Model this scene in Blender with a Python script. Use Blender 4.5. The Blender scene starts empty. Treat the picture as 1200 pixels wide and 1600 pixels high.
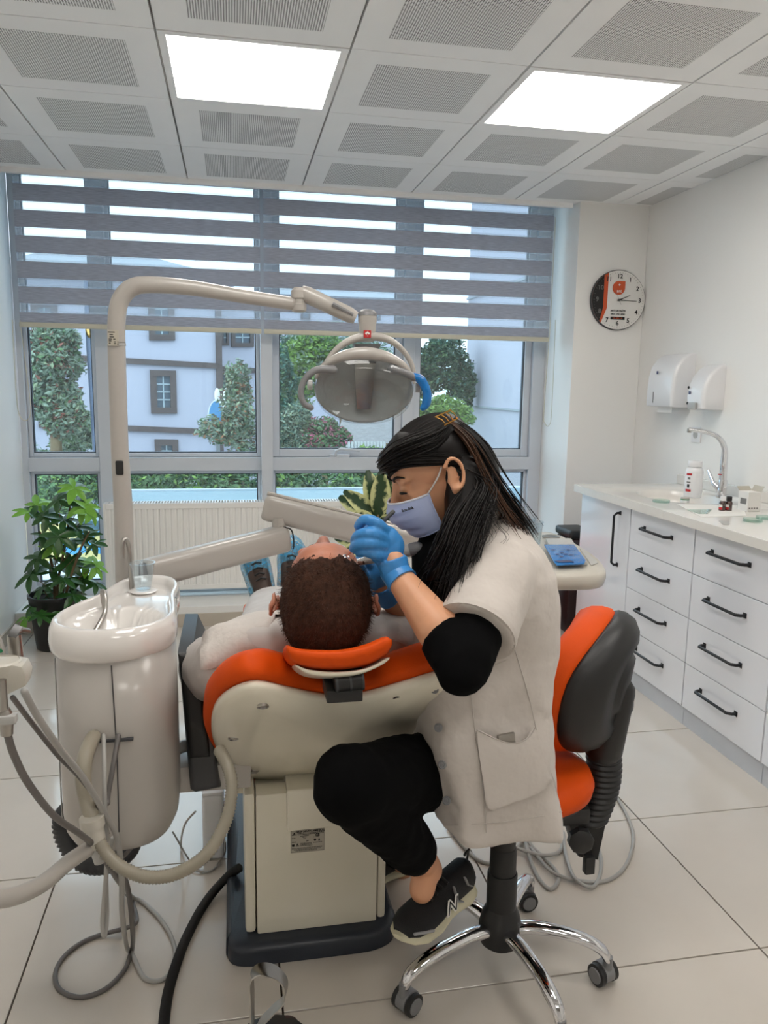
import bpy, bmesh, math, random
from mathutils import Vector, Matrix, noise
random.seed(7)
D=bpy.data; SC=bpy.context.scene; COL=SC.collection
PI=math.pi
# ------------------------------------------------------------------ camera
FPX=1215.0; EYE=Vector((0,0,1.385))
def _cd(u,v): return Vector(((u-600)/FPX,-(v-800)/FPX,-1.0))
_Y=_cd(363,600).normalized(); _X=_cd(6942,706); _X=(_X-_Y*_X.dot(_Y)).normalized(); _Z=_X.cross(_Y)
RM=Matrix((_X,_Y,_Z))                      # camera -> world rotation
cam=D.cameras.new('camera'); camo=D.objects.new('camera',cam); COL.objects.link(camo)
cam.sensor_fit='VERTICAL'; cam.sensor_height=36; cam.lens=36*FPX/1600; cam.clip_start=.02; cam.clip_end=300
camo.matrix_world=Matrix.Translation(EYE)@RM.to_4x4(); SC.camera=camo
# ------------------------------------------------------------------ sky
W=D.worlds.new('overcast_sky'); SC.world=W; W.use_nodes=True
nt=W.node_tree; nt.nodes.clear()
wo=nt.nodes.new('ShaderNodeOutputWorld'); bg=nt.nodes.new('ShaderNodeBackground'); tc=nt.nodes.new('ShaderNodeTexCoord')
nz=nt.nodes.new('ShaderNodeTexNoise'); nz.inputs['Scale'].default_value=2.2; nz.inputs['Detail'].default_value=5
cr=nt.nodes.new('ShaderNodeValToRGB'); cr.color_ramp.elements[0].position=.3; cr.color_ramp.elements[0].color=(.70,.85,1,1)
cr.color_ramp.elements[1].position=.7; cr.color_ramp.elements[1].color=(.84,.93,1,1)
nt.links.new(tc.outputs['Generated'],nz.inputs['Vector']); nt.links.new(nz.outputs['Fac'],cr.inputs['Fac'])
nt.links.new(cr.outputs['Color'],bg.inputs['Color']); nt.links.new(bg.outputs['Background'],wo.inputs['Surface'])
bg.inputs['Strength'].default_value=4.0
SC.view_settings.view_transform='Standard'; SC.view_settings.look='None'; SC.view_settings.gamma=1.0
SC.view_settings.use_curve_mapping=False
SC.view_settings.exposure=0.0
PANEL_STRENGTH=12.0
# ------------------------------------------------------------------ numeric helpers
def ray(u,v): return (RM@_cd(u,v))
def U(u,v,y): r=ray(u,v); return EYE+r*(y/r.y)
def UZ(u,v,z): r=ray(u,v); return EYE+r*((z-EYE.z)/r.z)
def UX(u,v,x): r=ray(u,v); return EYE+r*(x/r.x)
def UPL(u,v,p,n): r=ray(u,v); return EYE+r*((p-EYE).dot(n)/r.dot(n))
def V(*a): return Vector(a)
def lin(c):
    c=c/255.0
    return c/12.92 if c<=.04045 else ((c+.055)/1.055)**2.4
def rgb(r,g,b): return (lin(r),lin(g),lin(b),1)
def cat(pts,n=6,closed=False):
    P=[Vector(p) for p in pts]; out=[]; m=len(P)
    rng=range(m if closed else m-1)
    for i in rng:
        if closed: a,b,c,d=P[(i-1)%m],P[i],P[(i+1)%m],P[(i+2)%m]
        else: a,b,c,d=P[max(i-1,0)],P[i],P[i+1],P[min(i+2,m-1)]
        for k in range(n):
            t=k/n
            out.append(.5*((2*b)+(c-a)*t+(2*a-5*b+4*c-d)*t*t+(3*b-a-3*c+d)*t**3))
    if not closed: out.append(P[-1].copy())
    return out
def interp(vals,n):
    out=[]
    for i in range(len(vals)-1):
        for k in range(n): out.append(vals[i]+(vals[i+1]-vals[i])*k/n)
    out.append(vals[-1]); return out
# ------------------------------------------------------------------ materials
MATS={}
def mat(name,col,rough=.5,metal=0.,noise_amt=.06,noise_scale=8.,bump=0.,bump_scale=60.,bdist=.004,coat=0.,spec=.5,trans=0.,alpha=1.,sub=0.,emit=0.,stretch=None,sheen=0.):
    if name in MATS: return MATS[name]
    m=D.materials.new(name); m.use_nodes=True; MATS[name]=m
    t=m.node_tree; b=t.nodes['Principled BSDF']; L=t.links
    c=rgb(*col)
    tcn=t.nodes.new('ShaderNodeTexCoord'); mp=t.nodes.new('ShaderNodeMapping'); L.new(tcn.outputs['Object'],mp.inputs['Vector'])
    if stretch: mp.inputs['Scale'].default_value=stretch
    n=t.nodes.new('ShaderNodeTexNoise'); n.inputs['Scale'].default_value=noise_scale; n.inputs['Detail'].default_value=4
    L.new(mp.outputs['Vector'],n.inputs['Vector'])
    r=t.nodes.new('ShaderNodeValToRGB'); r.color_ramp.elements[0].position=.3; r.color_ramp.elements[1].position=.7
    k=1-noise_amt
    r.color_ramp.elements[0].color=(c[0]*k,c[1]*k,c[2]*k,1); r.color_ramp.elements[1].color=c
    L.new(n.outputs['Fac'],r.inputs['Fac']); L.new(r.outputs['Color'],b.inputs['Base Color'])
    b.inputs['Roughness'].default_value=rough; b.inputs['Metallic'].default_value=metal
    b.inputs['Coat Weight'].default_value=coat; b.inputs['Coat Roughness'].default_value=.06
    b.inputs['Specular IOR Level'].default_value=spec
    b.inputs['Transmission Weight'].default_value=trans; b.inputs['Alpha'].default_value=alpha
    b.inputs['Subsurface Weight'].default_value=sub; b.inputs['Sheen Weight'].default_value=sheen
    if sub: b.inputs['Subsurface Radius'].default_value=(.012,.005,.003)
    if emit: b.inputs['Emission Color'].default_value=c; b.inputs['Emission Strength'].default_value=emit
    if bump:
        n2=t.nodes.new('ShaderNodeTexNoise'); n2.inputs['Scale'].default_value=bump_scale; n2.inputs['Detail'].default_value=4
        L.new(mp.outputs['Vector'],n2.inputs['Vector'])
        bp=t.nodes.new('ShaderNodeBump'); bp.inputs['Strength'].default_value=bump; bp.inputs['Distance'].default_value=bdist
        L.new(n2.outputs['Fac'],bp.inputs['Height']); L.new(bp.outputs['Normal'],b.inputs['Normal'])
    return m
def glassmat(name,tint=(235,245,248),refl=1.0,haze=0.0):
    m=D.materials.new(name); m.use_nodes=True; MATS[name]=m; t=m.node_tree; t.nodes.clear(); L=t.links
    o=t.nodes.new('ShaderNodeOutputMaterial'); tr=t.nodes.new('ShaderNodeBsdfTransparent'); gl=t.nodes.new('ShaderNodeBsdfGlossy')
    gl.inputs['Roughness'].default_value=.02; tr.inputs['Color'].default_value=rgb(*tint)
    fr=t.nodes.new('ShaderNodeLayerWeight'); fr.inputs['Blend'].default_value=.5
    pw=t.nodes.new('ShaderNodeMath'); pw.operation='POWER'; pw.inputs[1].default_value=4.0; L.new(fr.outputs['Facing'],pw.inputs[0])
    ml=t.nodes.new('ShaderNodeMath'); ml.operation='MULTIPLY_ADD'; ml.inputs[1].default_value=.7*refl; ml.inputs[2].default_value=.035*refl; L.new(pw.outputs[0],ml.inputs[0])
    mx=t.nodes.new('ShaderNodeMixShader'); L.new(ml.outputs[0],mx.inputs[0]); L.new(tr.outputs[0],mx.inputs[1]); L.new(gl.outputs[0],mx.inputs[2])
    last=mx
    if haze:
        df=t.nodes.new('ShaderNodeBsdfDiffuse'); df.inputs['Color'].default_value=(.8,.85,.88,1)
        n=t.nodes.new('ShaderNodeTexNoise'); n.inputs['Scale'].default_value=220; 
        tcn=t.nodes.new('ShaderNodeTexCoord'); L.new(tcn.outputs['Object'],n.inputs['Vector'])
        rr=t.nodes.new('ShaderNodeValToRGB'); rr.color_ramp.elements[0].position=.5; rr.color_ramp.elements[1].position=.75
        rr.color_ramp.elements[0].color=(haze*.6,)*3+(1,); rr.color_ramp.elements[1].color=(haze*1.6,)*3+(1,)
        L.new(n.outputs['Fac'],rr.inputs['Fac'])
        m2=t.nodes.new('ShaderNodeMixShader'); L.new(rr.outputs['Color'],m2.inputs[0]); L.new(mx.outputs[0],m2.inputs[1]); L.new(df.outputs[0],m2.inputs[2]); last=m2
    L.new(last.outputs[0],o.inputs['Surface']); return m
M=dict(
 wall=mat('wall_paint',(240,239,236),.55,bump=.08,bump_scale=180,noise_amt=.02,noise_scale=2),
 ceil=mat('ceiling_metal',(248,248,248),.45,noise_amt=.02),
 grid=mat('ceiling_grid_gap',(190,189,186),.6),
 bwhite=mat('bright_white_plastic',(232,232,234),.3,coat=.3,noise_amt=.01),
 white=mat('white_plastic',(176,171,165),.3,coat=.25,noise_amt=.02),
 cream=mat('cream_plastic',(192,187,176),.3,coat=.25,noise_amt=.02),
 shell=mat('white_shell',(236,230,212),.25,coat=.3,noise_amt=.03),
 ceramic=mat('glazed_ceramic',(226,222,218),.1,coat=.8,noise_amt=.02),
 orange=mat('orange_leatherette',(214,76,4),.58,spec=.2,bump=.12,bump_scale=350,noise_amt=.06,noise_scale=20),
 black=mat('black_plastic',(30,30,31),.45,bump=.06,bump_scale=300),
 dgrey=mat('dark_grey_plastic',(62,63,66),.4,bump=.05,bump_scale=300),
 mgrey=mat('mid_grey_plastic',(128,128,130),.4),
 lgrey=mat('light_grey_plastic',(176,175,172),.35),
 plinth=mat('dark_blue_grey_plinth',(38,44,54),.38,bump=.1,bump_scale=250),
 chrome=mat('chrome',(225,225,228),.06,1.,noise_amt=.01),
 steel=mat('brushed_steel',(176,172,166),.28,1.,noise_amt=.08,noise_scale=40),
 alu=mat('window_aluminium',(206,212,220),.42,.0,noise_amt=.03),
 alud=mat('window_gasket',(70,76,84),.6),
 skin=mat('skin',(212,156,120),.48,sub=.12,bump=.08,bump_scale=120,noise_amt=.08,noise_scale=25),
 skinp=mat('patient_skin',(188,122,96),.45,sub=.12,bump=.12,bump_scale=120,noise_amt=.12,noise_scale=25),
 hair=mat('dark_brown_hair',(17,11,10),.42,noise_amt=.5,noise_scale=30,stretch=(8,8,1),spec=.28),
 hairb=mat('chestnut_hair',(82,50,30),.4,noise_amt=.45,noise_scale=30),
 shorth=mat('short_brown_hair',(74,46,33),.75,spec=.2,bump=.8,bump_scale=260,noise_amt=.55,noise_scale=90),
 coat=mat('white_coat_cloth',(198,190,183),.75,bump=.45,bump_scale=9,bdist=.03,noise_amt=.03,noise_scale=6,sheen=.1),
 seam=mat('coat_seam',(188,180,174),.8),
 gown=mat('white_gown_cloth',(208,201,195),.85,bump=.5,bump_scale=16,bdist=.02,noise_amt=.05),
 gown2=mat('grey_white_gown',(198,192,188),.7,bump=.5,bump_scale=18,noise_amt=.06),
 blackc=mat('black_cloth',(7,7,8),.95,spec=.1,bump=.15,bump_scale=20),
 glove=mat('blue_nitrile',(62,140,208),.34,bump=.55,bump_scale=55,noise_amt=.12,noise_scale=40),
 mask=mat('pale_blue_mask',(178,190,226),.85,bump=.08,bump_scale=400,noise_amt=.03),
 maskw=mat('mask_edge_white',(222,226,238),.85),
 shoe=mat('black_mesh_shoe',(18,18,20),.7,bump=.5,bump_scale=420),
 sole=mat('cream_sole',(206,200,172),.6,bump=.2,bump_scale=60),
 cabinet=mat('gloss_white_cabinet',(238,239,244),.1,coat=.8,noise_amt=.01),
 kick=mat('cabinet_plinth',(206,209,215),.3),
 worktop=mat('worktop_acrylic',(228,224,218),.22,coat=.3,noise_amt=.02,noise_scale=40),
 handle=mat('charcoal_handle',(52,53,56),.4,.6),
 tile=mat('floor_porcelain',(206,198,188),.13,coat=.25,noise_amt=.07,noise_scale=3.5),
 grout=mat('grout',(66,56,46),.95,spec=.1),
 skirt=mat('skirting_tile',(196,186,172),.25,noise_amt=.05),
 rad=mat('radiator_enamel',(244,242,238),.3,coat=.2,noise_amt=.01),
 hoseb=mat('beige_hose',(152,145,130),.42,noise_amt=.05),
 hoseg=mat('grey_hose',(104,100,98),.45,noise_amt=.05),
 hosel=mat('light_grey_hose',(166,164,160),.4,noise_amt=.05),
 leaf=mat('green_leaf',(50,96,40),.32,noise_amt=.45,noise_scale=30),
 leafl=mat('light_green_leaf',(124,182,62),.35,noise_amt=.3,noise_scale=30),
 stem=mat('plant_stem',(112,92,62),.7,noise_amt=.3),
 soil=mat('potting_soil',(46,34,26),.95,bump=1,bump_scale=90,noise_amt=.5,noise_scale=80),
 pot=mat('black_pot',(24,24,25),.42),
 blue=mat('blue_film',(20,118,196),.18,noise_amt=.3,noise_scale=60,bump=.6,bump_scale=60),
 bluet=mat('translucent_blue_film',(90,180,225),.15,noise_amt=.4,noise_scale=70,alpha=.5,bump=.8,bump_scale=70),
 red=mat('red_print',(186,34,36),.5),
 redp=mat('red_bag_plastic',(214,84,84),.3,noise_amt=.1,alpha=.85),
 ink=mat('black_ink',(26,24,24),.6),
 inkg=mat('grey_ink',(120,118,116),.6),
 paper=mat('white_paper',(232,230,226),.8),
 label=mat('label_silver',(186,180,166),.45),
 oprint=mat('orange_print',(206,84,38),.35),
 amber=mat('amber_glass',(58,24,14),.12,coat=1),
 navy=mat('navy_plastic',(30,34,92),.35),
 green=mat('green_print',(40,140,90),.5),
 gold=mat('gold_metal',(206,160,90),.2,1.),
 brownleather=mat('brown_shoe',(62,46,38),.6,noise_amt=.2),
 beigeb=mat('blind_rail',(206,202,184),.4),
 )
M['glass']=glassmat('window_glass',haze=.05)
M['clear']=glassmat('clear_plastic',(244,248,250),1.0,haze=.06)
M['visor']=glassmat('visor_plastic',(240,244,246),1.3,haze=.03)
M['petri']=glassmat('petri_glass',(236,246,242),1.0,haze=.03)
# emissive light panel
m=D.materials.new('led_panel'); m.use_nodes=True; t=m.node_tree; t.nodes.clear()
o_=t.nodes.new('ShaderNodeOutputMaterial'); e_=t.nodes.new('ShaderNodeEmission'); e_.inputs['Color'].default_value=(1,.96,.90,1); e_.inputs['Strength'].default_value=PANEL_STRENGTH
t.links.new(e_.outputs[0],o_.inputs['Surface']); M['led']=m
# perforated sheet: little dark holes in a regular grid
def perf():
    m=D.materials.new('perforated_metal'); m.use_nodes=True; t=m.node_tree; b=t.nodes['Principled BSDF']; L=t.links
    tcn=t.nodes.new('ShaderNodeTexCoord'); mp=t.nodes.new('ShaderNodeVectorMath'); mp.operation='MULTIPLY'; mp.inputs[1].default_value=(1/.0078,1/.0078,0)
    fr=t.nodes.new('ShaderNodeVectorMath'); fr.operation='FRACTION'; sb=t.nodes.new('ShaderNodeVectorMath'); sb.operation='SUBTRACT'; sb.inputs[1].default_value=(.5,.5,0)
    ln=t.nodes.new('ShaderNodeVectorMath'); ln.operation='LENGTH'; lt=t.nodes.new('ShaderNodeMath'); lt.operation='LESS_THAN'; lt.inputs[1].default_value=.34
    mx=t.nodes.new('ShaderNodeMix'); mx.data_type='RGBA'; mx.inputs['A'].default_value=rgb(246,246,246); mx.inputs['B'].default_value=rgb(70,70,70)
    L.new(tcn.outputs['Object'],mp.inputs[0]); L.new(mp.outputs[0],fr.inputs[0]); L.new(fr.outputs[0],sb.inputs[0]); L.new(sb.outputs[0],ln.inputs[0])
    L.new(ln.outputs['Value'],lt.inputs[0]); L.new(lt.outputs[0],mx.inputs['Factor']); L.new(mx.outputs['Result'],b.inputs['Base Color']); b.inputs['Roughness'].default_value=.5
    return m
M['perf']=perf()
def fabric_mat(name,c,tr_w,horizontal=True):
    m=D.materials.new(name); m.use_nodes=True; t=m.node_tree; b=t.nodes['Principled BSDF']; L=t.links; o=t.nodes['Material Output']
    tcn=t.nodes.new('ShaderNodeTexCoord'); mp=t.nodes.new('ShaderNodeMapping'); mp.inputs['Scale'].default_value=(8,1,160)
    n=t.nodes.new('ShaderNodeTexNoise'); n.inputs['Scale'].default_value=2.2; n.inputs['Detail'].default_value=6
    r=t.nodes.new('ShaderNodeValToRGB'); cc=rgb(*c); r.color_ramp.elements[0].position=.35; r.color_ramp.elements[1].position=.65
    r.color_ramp.elements[0].color=(cc[0]*.72,cc[1]*.72,cc[2]*.74,1); r.color_ramp.elements[1].color=cc
    L.new(tcn.outputs['Object'],mp.inputs['Vector']); L.new(mp.outputs[0],n.inputs['Vector']); L.new(n.outputs['Fac'],r.inputs['Fac']); L.new(r.outputs[0],b.inputs['Base Color'])
    b.inputs['Roughness'].default_value=.9
    tl=t.nodes.new('ShaderNodeBsdfTranslucent'); L.new(r.outputs[0],tl.inputs['Color'])
    mx=t.nodes.new('ShaderNodeMixShader'); mx.inputs[0].default_value=tr_w; L.new(b.outputs[0],mx.inputs[1]); L.new(tl.outputs[0],mx.inputs[2]); L.new(mx.outputs[0],o.inputs['Surface'])
    return m
M['band']=fabric_mat('blind_band_cloth',(208,212,222),.42)
def sheer():
    m=D.materials.new('blind_sheer_voile'); m.use_nodes=True; t=m.node_tree; t.nodes.clear(); L=t.links
    o=t.nodes.new('ShaderNodeOutputMaterial'); a=t.nodes.new('ShaderNodeBsdfTransparent'); d=t.nodes.new('ShaderNodeBsdfTranslucent'); e=t.nodes.new('ShaderNodeBsdfDiffuse')
    d.inputs['Color'].default_value=(.75,.8,.88,1); e.inputs['Color'].default_value=(.6,.62,.66,1)
    x=t.nodes.new('ShaderNodeMixShader'); x.inputs[0].default_value=.5; L.new(d.outputs[0],x.inputs[1]); L.new(e.outputs[0],x.inputs[2])
    y=t.nodes.new('ShaderNodeMixShader'); y.inputs[0].default_value=.2; L.new(a.outputs[0],y.inputs[1]); L.new(x.outputs[0],y.inputs[2]); L.new(y.outputs[0],o.inputs['Surface']); return m
M['sheer']=sheer()
# ------------------------------------------------------------------ mesh builder
class MB:
    def __init__(s): s.bm=bmesh.new()
    def box(s,x0,x1,y0,y1,z0,z1,bev=0.,seg=2,rot=None,mi=0,at=None):
        g=bmesh.ops.create_cube(s.bm,size=1.0); vs=g['verts']
        c=Vector(((x0+x1)/2,(y0+y1)/2,(z0+z1)/2)); sc=Matrix.Diagonal((abs(x1-x0),abs(y1-y0),abs(z1-z0),1))
        bmesh.ops.transform(s.bm,matrix=sc,verts=vs)
        fs=set(f for v in vs for f in v.link_faces)
        if bev>0:
            es=list(set(e for v in vs for e in v.link_edges))
            r=bmesh.ops.bevel(s.bm,geom=es,offset=bev,segments=seg,affect='EDGES',profile=.6)
            vs=list(set(v for f in r['faces'] for v in f.verts)|set(v for v in vs if v.is_valid))
            fs=set(f for v in vs for f in v.link_faces)
        if rot is not None: bmesh.ops.transform(s.bm,matrix=rot.to_4x4(),verts=vs)
        bmesh.ops.translate(s.bm,vec=c if at is None else Vector(at),verts=vs)
        for f in fs: f.material_index=mi
        return s
    def loft(s,rings,cap=True,mi=0,closed=False):
        R=[[s.bm.verts.new(p) for p in r] for r in rings]; n=len(R[0]); m=len(R)
        for i in range(m if closed else m-1):
            a,b=R[i],R[(i+1)%m]
            for k in range(n):
                f=s.bm.faces.new((a[k],a[(k+1)%n],b[(k+1)%n],b[k])); f.material_index=mi
        if cap and not closed:
            f=s.bm.faces.new(list(reversed(R[0]))); f.material_index=mi
            f=s.bm.faces.new(R[-1]); f.material_index=mi
        return s
    def tube(s,pts,r,n=10,closed=False,mi=0,flat=1.0,up=None,cap=True,ends=False):
        P=[Vector(p) for p in pts]; m=len(P); rs=r if isinstance(r,(list,tuple)) else [r]*m
        T=[]
        for i in range(m):
            if closed: d=P[(i+1)%m]-P[i-1]
            else: d=P[min(i+1,m-1)]-P[max(i-1,0)]
            T.append(d.normalized() if d.length>1e-9 else Vector((0,0,1)))
        u=Vector(up) if up is not None else (Vector((0,0,1)) if abs(T[0].z)<.9 else Vector((1,0,0)))
        u=(u-T[0]*u.dot(T[0])).normalized(); rings=[]
        for i in range(m):
            u=(u-T[i]*u.dot(T[i])); u=u.normalized() if u.length>1e-6 else T[i].orthogonal().normalized()
            w=T[i].cross(u)
            rings.append([P[i]+(u*math.cos(2*PI*k/n)*flat+w*math.sin(2*PI*k/n))*rs[i] for k in range(n)])
        if ends and not closed:   # hemispherical ends
            def capr(c,ring,t,sgn,rad): return [[c+t*sgn*rad*math.sin(a)+(q-c)*math.cos(a) for q in ring] for a in (.5,1.0,1.35)]
            a=capr(P[0],rings[0],T[0],-1,rs[0]); b=capr(P[-1],rings[-1],T[-1],1,rs[-1])
            rings=list(reversed(a))+rings+b
        return s.loft(rings,cap,mi,closed)
    def ell(s,c,rx,ry,rz,rot=None,seg=20,mi=0):
        g=bmesh.ops.create_uvsphere(s.bm,u_segments=seg,v_segments=max(6,seg*2//3),radius=1.0); vs=g['verts']
        mt=Matrix.Diagonal((rx,ry,rz,1))
        if rot is not None: mt=rot.to_4x4()@mt
        bmesh.ops.transform(s.bm,matrix=Matrix.Translation(Vector(c))@mt,verts=vs)
        for f in set(f for v in vs for f in v.link_faces): f.material_index=mi
        return s
    def lathe(s,prof,c=(0,0,0),axis=(0,0,1),n=32,mi=0,cap=True):
        q=Vector((0,0,1)).rotation_difference(Vector(axis).normalized()); c=Vector(c)
        return s.loft([[c+q@Vector((r*math.cos(2*PI*k/n),r*math.sin(2*PI*k/n),z)) for k in range(n)] for r,z in prof],cap,mi)
    def prism(s,pts,vec,mi=0,bev=0.,seg=2):
        vec=Vector(vec); a=[s.bm.verts.new(p) for p in pts]; b=[s.bm.verts.new(Vector(p)+vec) for p in pts]; n=len(a)
        fs=[s.bm.faces.new(a),s.bm.faces.new(list(reversed(b)))]
        for k in range(n): fs.append(s.bm.faces.new((a[(k+1)%n],a[k],b[k],b[(k+1)%n])))
        for f in fs: f.material_index=mi
        if bev:
            es=list(set(fs[0].edges)|set(fs[1].edges)); bmesh.ops.bevel(s.bm,geom=es,offset=bev,segments=seg,affect='EDGES',profile=.6)
        return s
    def quad(s,a,b,c,d,mi=0):
        f=s.bm.faces.new([s.bm.verts.new(p) for p in (a,b,c,d)]); f.material_index=mi; return s
WT={}
def wpos(o):
    p=Vector((0,0,0))
    while o is not None: p+=o.location; o=o.parent
    return p
def obj(name,mb,m,parent=None,smooth=True,label=None,stuff=False,mods=(),ang=40,recalc=True):
    bm=mb.bm if isinstance(mb,MB) else mb
    if recalc: bmesh.ops.recalc_face_normals(bm,faces=bm.faces)
    if parent is not None: bmesh.ops.translate(bm,vec=-wpos(parent),verts=bm.verts); off=None
    else:
        xs=[v.co for v in bm.verts]; mn=Vector((min(p.x for p in xs),min(p.y for p in xs),min(p.z for p in xs))); mx=Vector((max(p.x for p in xs),max(p.y for p in xs),max(p.z for p in xs)))
        off=Vector(((mn.x+mx.x)/2,(mn.y+mx.y)/2,mn.z)); bmesh.ops.translate(bm,vec=-off,verts=bm.verts)
    me=D.meshes.new(name); bm.to_mesh(me); bm.free()
    for x in (m if isinstance(m,(list,tuple)) else [m]): me.materials.append(M[x] if isinstance(x,str) else x)
    o=D.objects.new(name,me); COL.objects.link(o)
    if parent is not None: o.parent=parent
    else: o.location=off
    if smooth:
        me.polygons.foreach_set('use_smooth',[True]*len(me.polygons))
        if hasattr(me,'set_sharp_from_angle') and ang<180: me.set_sharp_from_angle(angle=math.radians(ang))
    for k in mods:
        if k[0]=='sub': q=o.modifiers.new('s','SUBSURF'); q.levels=q.render_levels=k[1]
        if k[0]=='remesh':
            q=o.modifiers.new('r','REMESH'); q.mode='VOXEL'; q.voxel_size=k[1]; q.use_smooth_shade=True
        if k[0]=='smooth': q=o.modifiers.new('sm','SMOOTH'); q.factor=.5; q.iterations=k[1]
        if k[0]=='solid': q=o.modifiers.new('so','SOLIDIFY'); q.thickness=k[1]; q.offset=0
        if k[0]=='bevel': q=o.modifiers.new('b','BEVEL'); q.width=k[1]; q.segments=2
        if k[0]=='disp':
            tx=D.textures.new('folds','CLOUDS'); tx.noise_scale=k[2]; tx.noise_depth=2
            q=o.modifiers.new('d','DISPLACE'); q.texture=tx; q.strength=k[1]; q.mid_level=.5; q.texture_coords='GLOBAL'
    if label: o['label']=label
    if stuff: o['kind']='stuff'
    return o
def tag(o,label,cat_,group=None,kind=None):
    o['label']=label; o['category']=cat_
    if group: o['group']=group
    if kind: o['kind']=kind
    return o
def thing(name,label,cat_,loc,group=None):
    o=D.objects.new(name,None); COL.objects.link(o); o.location=Vector(loc); o.empty_display_size=.05; return tag(o,label,cat_,group)
def struct(name,mb,m,parent=None,**k):
    o=obj(name,mb,m,parent,**k)
    if parent is None: o['kind']='structure'
    return o
def sempty(name,loc=(0,0,0)):
    o=D.objects.new(name,None); COL.objects.link(o); o.location=Vector(loc); o['kind']='structure'; return o
def link(o,parent,loc):
    c=o.copy(); COL.objects.link(c); c.parent=parent; c.location=Vector(loc); return c
def dup(root,loc,rz=0,label=None):
    r=root.copy(); COL.objects.link(r); r.location=Vector(loc); r.rotation_euler=(0,0,rz)
    if label: r['label']=label
    for ch in list(root.children):
        c=ch.copy(); COL.objects.link(c); c.parent=r
        for g in ch.children:
            d=g.copy(); COL.objects.link(d); d.parent=c
    return r
def text_bm(s,size,origin,xdir,ydir,depth=.0006,bold=0.,align='CENTER'):
    cu=D.curves.new('t','FONT'); cu.body=s; cu.size=size; cu.align_x=align; cu.align_y='CENTER'; cu.extrude=depth; cu.offset=bold; cu.resolution_u=3
    o=D.objects.new('t',cu); COL.objects.link(o); bpy.context.view_layer.update()
    me=D.meshes.new_from_object(o.evaluated_get(bpy.context.evaluated_depsgraph_get())); D.objects.remove(o); D.curves.remove(cu)
    mb=MB(); mb.bm.from_mesh(me); D.meshes.remove(me)
    x=Vector(xdir).normalized(); y=Vector(ydir).normalized(); z=x.cross(y)
    mt=Matrix((x,y,z)).transposed().to_4x4(); mt.translation=Vector(origin)
    bmesh.ops.transform(mb.bm,matrix=mt,verts=mb.bm.verts); return mb
def join(mb,other):
    me=D.meshes.new('j'); other.bm.to_mesh(me); other.bm.free(); mb.bm.from_mesh(me); D.meshes.remove(me); return mb
# ================================================================== ROOM SHELL
XL,XR,YW,YB,ZC=-1.2,2.41,4.85,-2.6,2.45
fl=struct('floor',MB().box(-1.3,2.5,YB,4.9,-.08,-.008),'grout')
tb=MB().box(0,.5935,0,.5985,-.012,0,.0005,1)
tile0=None
ti=0
for i in range(-3,5):
    for j in range(-7,6):
        x0=.092+.598*i; y0=1.549+.603*j
        if x0>XR or x0+.6<XL or y0>4.46: continue
        if i<-1 and x0+.6<XL: continue
        if tile0 is None:
            tile0=obj('floor_tile',tb,'tile',fl,smooth=False); tile0.location=Vector((x0+.001,y0+.001,0))
        else:
            c=tile0.copy(); COL.objects.link(c); c.parent=fl; c.location=Vector((x0+.001,y0+.001,0))
# ceiling : plenum slab + grid tiles
ce=struct('ceiling',MB().box(-1.3,2.5,YB,4.44,2.475,2.56),'grid')
def ceil_tile():
    mb=MB(); T=.602; a=.1; b=T-a; e=.003
    # frame ring with bevelled lip, perforated centre
    o=[V(e,e,.0),V(T-e,e,0),V(T-e,T-e,0),V(e,T-e,0)]; k=[V(a,a,0),V(b,a,0),V(b,b,0),V(a,b,0)]; u=[p+V(0,0,.02) for p in o]
    bm=mb.bm; O=[bm.verts.new(p) for p in o]; K=[bm.verts.new(p) for p in k]; Q=[bm.verts.new(p) for p in u]
    for i in range(4):
        j=(i+1)%4; bm.faces.new((O[j],O[i],K[i],K[j])); bm.faces.new((O[i],O[j],Q[j],Q[i]))
    f=bm.faces.new((K[3],K[2],K[1],K[0])); f.material_index=1; bm.faces.new(Q)
    return mb
ct0=None; light_cols=(0,2); light_rows=(2.665,.865,-.935)
def lightpanel(x,y,lab):
    t=thing('ceiling_light',lab,'ceiling light',(x+.3,y+.3,ZC-.002))
    mb=MB(); mb.box(x+.003,x+.028,y+.003,y+.6,ZC-.002,ZC+.02); mb.box(x+.574,x+.599,y+.003,y+.6,ZC-.002,ZC+.02)
    mb.box(x+.0285,x+.5735,y+.003,y+.028,ZC-.002,ZC+.02); mb.box(x+.0285,x+.5735,y+.574,y+.6,ZC-.002,ZC+.02)
    obj('frame',mb,'ceil',t,smooth=False); obj('diffuser',MB().box(x+.029,x+.573,y+.0285,y+.5735,ZC+.0015,ZC+.012),'led',t,smooth=False)
for i in range(-2,5):
    for j in range(-6,3):
        x0=-.215+.604*i; y0=2.665+.6*j
        if i in (0,2) and any(abs(y0-r)<.01 for r in light_rows):
            n=[r for r in light_rows if abs(y0-r)<.01][0]
            if n==2.665: lab='glowing square LED panel in the ceiling, %s of the two in view'%('left' if i==0 else 'right')
            else: lab='square LED panel in the ceiling behind the camera, %s side, %s row'%('left' if i==0 else 'right','middle' if n>0 else 'rear')
            lightpanel(x0,y0,lab); continue
        if ct0 is None: ct0=obj('ceiling_tile',ceil_tile(),['ceil','perf'],ce,smooth=False,recalc=False); ct0.location=Vector((x0,y0,ZC))
        else: link(ct0,ce,Vector((x0,y0,ZC)))
struct('trim_1',MB().box(-1.2,1.955,4.44,4.47,2.425,2.62,.003),'ceil',smooth=False)
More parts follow.
